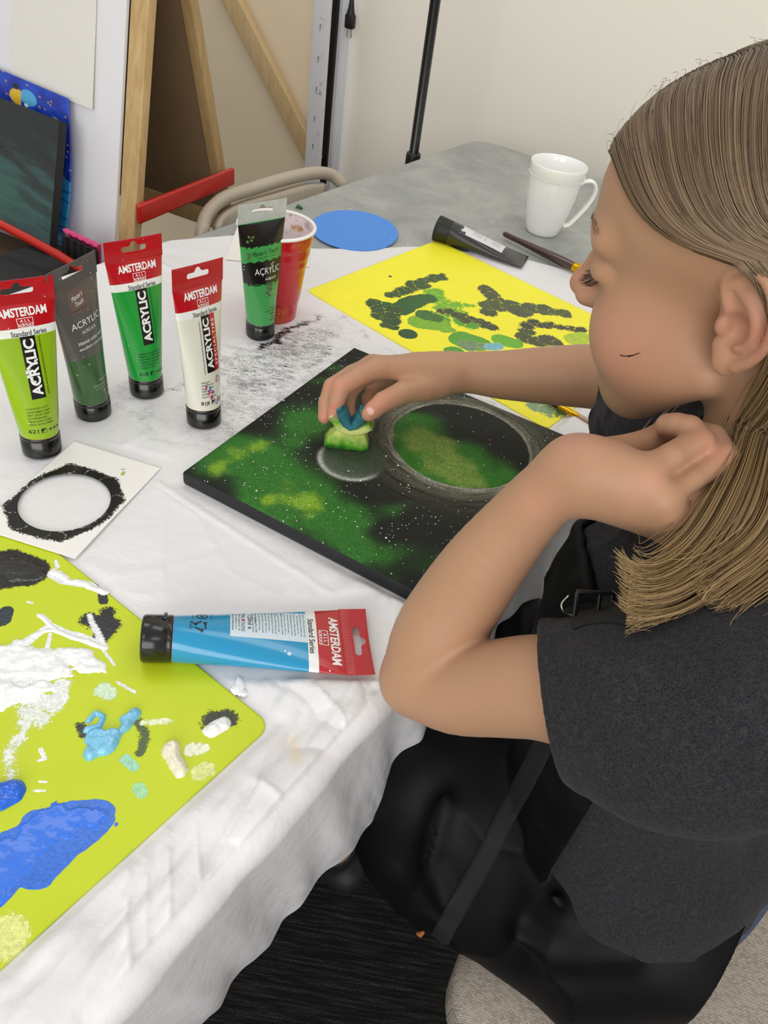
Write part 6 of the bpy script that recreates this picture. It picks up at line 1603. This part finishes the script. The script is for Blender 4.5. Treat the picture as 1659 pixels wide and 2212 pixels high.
def lap_f(Q, d):
    over = (Q[:, 0] > .095)
    zb = np.where(over, .4765, .43)
    s_ = np.maximum(d, -(d+.0075)); s_ = np.maximum(s_, zb-Q[:, 2]); s_ = np.maximum(s_, (Q-BKP)@(-f_)); return s_
LAP = MAP(lap, lap_f)
# bib follows the chest over the shirt
def bib_f(Q, d):
    q = Q-V(.268, .40, .80); a = q@f_; b = q@l_; z = q[:, 2]
    s_ = np.maximum(d-.0095, -(d-.0010)); s_ = np.maximum(s_, np.abs(b)-(.125+np.clip(-z, 0, .15)*.25-np.clip(z, 0, .2)*.3)); s_ = np.maximum(s_, z-.075); s_ = np.maximum(s_, .02-a); s_ = np.maximum(s_, -.31-z); return s_
BIB = MAP(U(.028, shirt_t), lambda Q, d: bib_f(Q, sdisp(Q, d)))
APR = U(0, LAP, BIB)
Va, Fa = polygonise(APR, (-.14, .10, .40), (.46, .80, .92), .0024); Va = smooth_pts(Va, Fa, 2, .5)
print('apron', len(Va), __import__('time').time()-_t0)
apron = fast_mesh('apron', Va, Fa, M_AP, person, PO); apron['label'] = 'black cloth apron'
bvh_ap = BVHTree.FromPolygons([tuple(v) for v in Va], [tuple(f) for f in Fa])
bvh_sh = BVHTree.FromPolygons([tuple(v) for v in Vs], [tuple(f) for f in Fs])
def strip(name, pts, wpx, bvhs, lift, mt, label=None, parent=None, th=.0012):
    c = catmull([V(a, b, 0) for a, b in pts], 8); rows = []; lastd = None
    for i, p in enumerate(c):
        t_ = nrm(c[min(i+1, len(c)-1)]-c[max(i-1, 0)]); n_ = V(-t_[1], t_[0], 0); row = []
        w = wpx if np.isscalar(wpx) else np.interp(i/(len(c)-1), np.linspace(0, 1, len(wpx)), wpx)
        for u in (-1, -.5, 0, .5, 1):
            best = None
            for bv in bvhs:
                q = hit(p[0]+n_[0]*w*u, p[1]+n_[1]*w*u, bv, lift)
                if q is not None and (best is None or np.linalg.norm(q-CAM) < np.linalg.norm(best-CAM)): best = q
            if best is None and lastd is not None:
                r = nrm(ray(p[0]+n_[0]*w*u, p[1]+n_[1]*w*u)); best = CAM+r*lastd
            if best is None: break
            lastd = np.linalg.norm(best-CAM); row.append(best)
        if len(row) == 5: rows.append(row)
    m_ = MB(); m_.grid(rows, 0); o = m_.build(name, mt, parent or person); sd = o.modifiers.new('t', 'SOLIDIFY'); sd.thickness = th; sd.offset = 1
    if label: o['label'] = label
    return o
M_ST = mat('black_webbing', '#08080a', .8, bump=.4, bscale=1500)
strip('apron_tie', [(1180, 1598), (1150, 1660), (1090, 1770), (1050, 1850), (1010, 1920), (985, 1965), (962, 2005), (950, 2030)], 22, [bvh_ap], .0012, M_ST)

# ------------------------------------------------------------------ hair, lashes, brows
bvh_skull = None
CR = U(.022, EL((-.014, 0, .048), (.0915, .0735, .0715)), EL((.034, 0, .043), (.0565, .059, .0535)))
def skull_r(x, phi):
    """distance from the axis (x, 0, .045) to the skull in the direction phi (0 up, + towards the left ear)"""
    dy, dz = np.sin(phi), np.cos(phi); r = np.full(np.shape(x), .03)
    for _ in range(22):
        Q = np.stack([x, r*dy, .045+r*dz], -1); r = np.clip(r - CR.f(Q, None, 0)*.8, .004, .10)
    return r
def hairline(x, y, z):
    # > 0 where hair grows: behind a line from the forehead over the temple to the ear and the nape
    ay = np.abs(y)
    front = np.interp(z, [-.03, .02, .034, .040, .055, .078, .100, .125], [-.034, -.030, -.004, .018, .043, .063, .078, .086])
    return front-x-.10*np.clip(ay-.05, -.05, .03)*0
# base layer under the strands
def hb_f(Q, d):
    q = (Q-H0)@HR; h_ = hairline(q[:, 0], q[:, 1], q[:, 2]); low = -.055-q[:, 2]
    w = fbm(q[:, 0]*160, q[:, 1]*160, q[:, 2]*25, o=2, seed=5); return np.maximum(np.maximum(d-.0024-.0012*w, -h_+.004), low)
hbase = MAP(XF(U(.02, EL((-.014, 0, .048), (.0915, .0735, .0715)), EL((.034, 0, .043), (.0565, .059, .0535)), RC((-.045, 0, -.02), (-.055, 0, -.05), .058, .050)), H0, HR), hb_f)
Vh, Fh = polygonise(hbase, (.05, .30, .96), (.36, .62, 1.24), .0022); Vh = smooth_pts(Vh, Fh, 1)
def guide(pts, n=26):
    p = catmull([P(a, b, d=d) if len(q_) == 3 else V(*q_) for q_ in pts for (a, b, d) in [q_[:3]]], 10); return np.array(p)
gA = np.array(catmull([hl(-.046, .073, .008), hl(-.043, .069, -.028), J(1640, 930, .462), J(1606, 1060, .440), J(1556, 1165, .424), J(1485, 1245, .413), J(1408, 1282, .410), J(1352, 1280, .414)], 7))
gB = np.array(catmull([hl(-.060, .066, .0), J(1710, 850, .470), J(1705, 980, .445), J(1690, 1110, .425), J(1640, 1200, .408), J(1570, 1255, .402), J(1505, 1300, .405)], 8))
bk = lambda x, y, z: V(x, y, z)
gC = np.array(catmull([hl(-.07, .06, .0), V(.300, .36, .99), V(.325, .325, .93), V(.335, .305, .86), V(.340, .30, .78)], 8))
gD = np.array(catmull([hl(-.09, .0, -.01), V(.330, .42, .98), V(.365, .41, .90), V(.385, .40, .80)], 8))
gR = np.array(catmull([hl(-.020, -.082, .0), J(1495, 850, .640), J(1450, 905, .605), J(1405, 955, .590), J(1372, 1010, .590)], 8))
gE = np.array(catmull([hl(-.07, -.06, .0), V(.335, .52, .97), V(.365, .53, .90), V(.38, .53, .82)], 8))
blocker = [bvh_sh, bvh_body]
S_, COLS, TT = [], [], []
r_ = np.random.default_rng(12)
def strand(x0, side, g, kcoll, wA, endw, seed):
    n1 = 24; t = np.linspace(0, 1, n1)
    # front path hugs the hairline and passes above the ear, back path falls straight down behind it
    s0 = np.clip((.0855-x0)/(.0855+.098), 0, 1)
    FP = [0, .45, .80, 1.08, 1.28, 1.43, 1.55, 1.62, 1.66, 1.70, 1.78]; FX = [.086, .0835, .074, .0635, .053, .042, .025, .006, -.015, -.034, -.050]
    phi = np.interp(t, [0, .2, .36, .49, .59, .67, .76, .83, .89, .95, 1], FP); xf = np.interp(phi, FP, FX)+.0010
    phb = t*(1.62+.10*r_.random()); xb = -.098+.022*t
    s1_ = s0**.85; x = xf*(1-s1_)+xb*s1_; x[0] = x[0]*.3+x0*.7; phi = (phi*(1-s1_)+phb*s1_)
    x = x-.005*r_.random()*np.sin(t*3.14)*(1-.6*s0); phi = phi*side+.01*side
    rr = skull_r(x, phi)+.0035+.003*seed; rr += .0022*np.sin(t*3)*r_.random()
    rr[-3:] += .004
    Q = np.stack([x, rr*np.sin(phi), .045+rr*np.cos(phi)], -1); W_ = H0+Q@HR.T
    n2 = len(g); tang = np.gradient(g, axis=0); tang /= np.linalg.norm(tang, axis=1)[:, None]
    s1 = np.cross(tang, FWD); s1 /= np.linalg.norm(s1, axis=1)[:, None]; s2 = np.cross(tang, s1)
    u, v = wA; tt = np.linspace(0, 1, n2); wd_ = np.interp(tt, [0, .2, .5, .85, 1], [.006, .008, .0125, .012, endw])
    L = g+s1*(u*wd_)[:, None]+s2*(v*.006)
    L[-6:] += (s1[-6:]*(np.linspace(0, 1, 6)**2*r_.normal()*.005)[:, None])
    cut = int(n2*(1-.26*r_.random()**2.2)) ; L = L[:cut]
    pts = np.concatenate([W_, L[3:]])
    # smooth the joint
    for _ in range(5): pts[1:-1] = np.where((np.arange(len(pts))[1:-1, None] > n1-6) | (_ < 2), .5*pts[1:-1]+.25*(pts[:-2]+pts[2:]), pts[1:-1])
    idx_ = np.arange(len(pts))[1:-1, None]; win = (idx_ > n1-4) & (idx_ < n1+9)
    for _ in range(14): pts[1:-1] = np.where(win, .5*pts[1:-1]+.25*(pts[:-2]+pts[2:]), pts[1:-1])
    return pts, n1
def push_out(pts, start):
    for i in range(start, len(pts)):
        for bv in blocker:
            loc, nr, ix, ds = bv.find_nearest(Vector(pts[i]), .03)
            if loc is None: continue
            dv = Vector(pts[i])-loc; sd_ = dv.dot(nr)
            if sd_ < .0025: pts[i] = np.array(loc+nr*(.0025+.002*r_.random()))
    for _ in range(7): pts[start+1:-1] = .5*pts[start+1:-1]+.25*(pts[start:-2]+pts[start+2:])
    return pts
def add_strand(pts, rad, c0, c1):
    pts = np.asarray(pts); n = len(pts); T = np.gradient(pts, axis=0); T /= np.linalg.norm(T, axis=1)[:, None]+1e-12
    a = np.cross(T, V(.3, .2, .93)); a /= np.linalg.norm(a, axis=1)[:, None]+1e-12; b = np.cross(T, a)
    rd = rad*np.interp(np.linspace(0, 1, n), [0, .05, .8, 1], [.6, 1, .9, .25])[:, None]
    S_.append(np.stack([pts+rd*(math.cos(q)*a+math.sin(q)*b) for q in (0, 2.094, 4.189)], 1)); tt = np.linspace(0, 1, n)[:, None]
    c = np.array(lin(c0))*(1-tt)+np.array(lin(c1))*tt; COLS.append(np.repeat(c[:, None], 3, 1))
def hpick():
    return [('#66513f', '#a3875b'), ('#6b5644', '#ad9060'), ('#735d49', '#9d8158'), ('#57453a', '#8f744e'), ('#826c56', '#b89b6b'), ('#5f4c3c', '#a58858')][r_.integers(6)]
for k in range(3900):
    side = 1 if k % 5 < 4 else -1
    x0 = r_.uniform(-.098, .0855) if r_.random() < .82 else r_.uniform(.03, .0855)
    if side == 1:
        g = gA if x0 > -.035 else (gB if x0 > -.065 else (gC if x0 > -.085 else gD))
        if g is gA and r_.random() < .10: g = gB
    else: g = gR if x0 > 0 else (gE if x0 > -.07 else gD)
    pts, n1 = strand(x0, side, g, 0, (r_.normal()*.62, r_.normal()), .015, r_.random())
    if k % 2 == 0 or g is gA or g is gR: pts = push_out(pts, n1-2)
    c0, c1 = hpick()
    dp = np.diff(pts, axis=0); dn2 = dp/(np.linalg.norm(dp, axis=1)[:, None]+1e-9)
    if np.abs(dp).max() < .08 and (dn2[1:]*dn2[:-1]).sum(1).min() > .35: add_strand(pts, r_.uniform(.00028, .00050), c0, c1)
# fine flyaway hairs along the parting and forehead
for k in range(26):
    x0 = r_.uniform(-.02, .088); pts, n1 = strand(x0, 1, gA, 0, (0, 0), .03, 1.5+1.2*r_.random()); n_ = r_.integers(6, 12); pts = pts[:n_]
    pts = pts+(HR@V(.6, .2, .8))*(np.linspace(0, 1, n_)**2*r_.uniform(0, .005))[:, None]; add_strand(pts, .00014, '#7b6650', '#a08a68')
# lower curls that flick forward at the ends
for k in range(150):
    a = r_.uniform(0, 1); q0 = gA[-16]+V(0, 0, 0); y0 = 1215+120*a
    pts = catmull([J(1530-20*a, 1165+45*a, .422), J(1465, 1205+70*a, .411), J(1400, 1228+88*a, .408), J(1358+r_.normal()*4, y0-6, .411), J(1338+r_.normal()*8, y0-22-14*r_.random(), .416)], 5); pts = push_out(np.array(pts), 2)
    c0, c1 = hpick(); dp = np.diff(pts, axis=0); dn2 = dp/(np.linalg.norm(dp, axis=1)[:, None]+1e-9)
    if (dn2[1:]*dn2[:-1]).sum(1).min() > .35: add_strand(pts, r_.uniform(.00025, .0004), '#8b7048', c1)
HM = NT('hair'); HA = HM.attr('strand'); HM.color(HA.outputs['Color']).set(rough=.38, spec=.55, aniso=.3); 
nv = 0; VV, FF, CC = [], [], []
for s_, c in zip(S_, COLS):
    n = len(s_); VV.append(s_.reshape(-1, 3)); CC.append(c.reshape(-1, 3)); i = np.arange(n-1)[:, None]*3; j = np.arange(3)[None]; a = i+j; b = i+(j+1) % 3
    FF.append(np.stack([a, b, b+3, a+3], -1).reshape(-1, 4)+nv); nv += n*3
nb_ = len(Vh); VV = [Vh]+VV; FF = [Fh]+[f+nb_ for f in FF]; q = (Vh-H0)@HR
bc_ = np.array(lin('#57453a'))*(1+.35*(fbm(q[:, 0]*300, q[:, 1]*120, q[:, 2]*20, seed=8)[:, None]-.5)); CC = [bc_]+CC
hair = fast_mesh('hair', np.concatenate(VV), np.concatenate(FF), HM.m, person, PO); cattr(hair, 'strand', np.concatenate(CC)); hair['label'] = 'long straight light brown hair'
print('hair', nv)
def small_hairs(name, items, mt, rad):
    m_ = MB()
    for pts in items: m_.tube(pts, [rad]+[rad*.9]*(len(pts)-2)+[rad*.2], 4, cap=False)
    return m_.build(name, mt, person)
M_LASH = mat('lash_dark', '#1d1410', .5)
for s in (1, -1):
    it = []
    for k in range(46):
        u = k/45; b0 = V(.0885-.011*u**1.6, s*(.021+.022*u), .0075-.001*math.sin(u*3.1)); d0 = nrm(V(1, s*(.1+.9*u), -.75)); L = .0085*(.6+.5*math.sin(u*2.6+.3))
        b0 = b0+V(*(r_.normal(size=3)*.0004)); d1 = nrm(d0+V(0, s*.15, .9)); it.append([hl(*b0), hl(*(b0+d0*L*.45)), hl(*(b0+d0*L*.75+d1*L*.15)), hl(*(b0+d0*L*.85+d1*L*.42))])
    small_hairs('eyelashes', it, M_LASH, .00017)
    it = []
    for k in range(90):
        u = r_.random(); b0 = V(.0965-.018*u**1.7, s*(.010+.040*u), .036+.008*math.sin(u*2.4)+r_.normal()*.0016); b0[0] += .0
        w0 = Vector(hl(*b0)); loc, nr, ix, ds = bvh_body.find_nearest(w0, .02)
        if loc is None: continue
        a = np.array(loc); n_ = np.array(nr); d0 = HR@nrm(V(-.25-.5*u, s*1, .35-.7*u)); it.append([a, a+d0*.003+n_*.0006, a+d0*.0065+n_*.0005])
    small_hairs('eyebrow', it, mat('brow_brown', '#8a6b4f', .6), .00013)
it = []
for pp in ([(1340, 767), (1350, 769), (1360, 768), (1368, 766)], [(1357, 770), (1366, 768), (1376, 764), (1384, 761)]):
    it.append([hit(a, b, bvh_body, .0003) for a, b in pp])
if all(q is not None for l in it for q in l):
    o = small_hairs('cheek_scratch', it, M_LASH, .00035); o['label'] = 'thin dark mark on the cheek'
# bib strap with a buckle, shoes
BV2 = [bvh_ap, bvh_sh]
strip('bib_strap', [(1232, 1338), (1268, 1326), (1310, 1322), (1345, 1326), (1400, 1335)], 24, BV2, .0015, M_ST)
def buckle():
    c = hit(1288, 1322, bvh_sh, .004); c2 = hit(1288, 1322, bvh_ap, .004)
    if c is None or (c2 is not None and np.linalg.norm(c2-CAM) < np.linalg.norm(c-CAM)): c = c2
    if c is None: return
    c = c-nrm(ray(1288, 1322))*.003; x = nrm(RGT*.98-UPV*.05); y = nrm(UPV+RGT*.1); z = np.cross(x, y)
    pm = mat('buckle_plastic', '#0c0c0d', .3, coat=.4); m_ = MB()
    for dx, dy, hx, hy in ((0, .0085, .012, .0015), (0, -.0085, .012, .0015), (-.011, 0, .0015, .0085), (.011, 0, .0015, .0085), (.003, 0, .0012, .0085)): m_.bbox(c+x*dx+y*dy, x*hx, y*hy, z*.0016, .0008)
    m_.build('buckle', pm, person)
    m_ = MB(); m_.tube(catmull([c-x*.016+y*.006, c-x*.020, c-x*.016-y*.006, c-x*.008-y*.006], 4), .0008, 8); o = m_.build('strap_ring', mat('steel', '#a7a59b', .25, metal=1), person)
buckle()
def shoe(a, name='shoe'):
    sd_ = f_; m_ = U(.012, CH(.01, [(a+V(0, 0, -.045)-f_*.03, .030), (a+f_*.05+V(0, 0, -.055), .030), (a+f_*.115+V(0, 0, -.066), .024)]), RC(a+V(0, 0, -.03), a+V(0, 0, .005), .032, .034))
    n_ = MAP(m_, lambda Q, d: np.maximum(np.maximum(d, .006-Q[:, 2]), Q[:, 2]-(a[2]+.012)))
    Vx, Fx = polygonise(n_, a-V(.2, .2, .12), a+V(.2, .2, .06), .004); return fast_mesh(name, smooth_pts(Vx, Fx, 1), Fx, mat('sneaker_black', '#141417', .6), person, PO)
s1_ = shoe(ankL); shoe(ankR)
bvs = BVHTree.FromObject(s1_, bpy.context.evaluated_depsgraph_get())
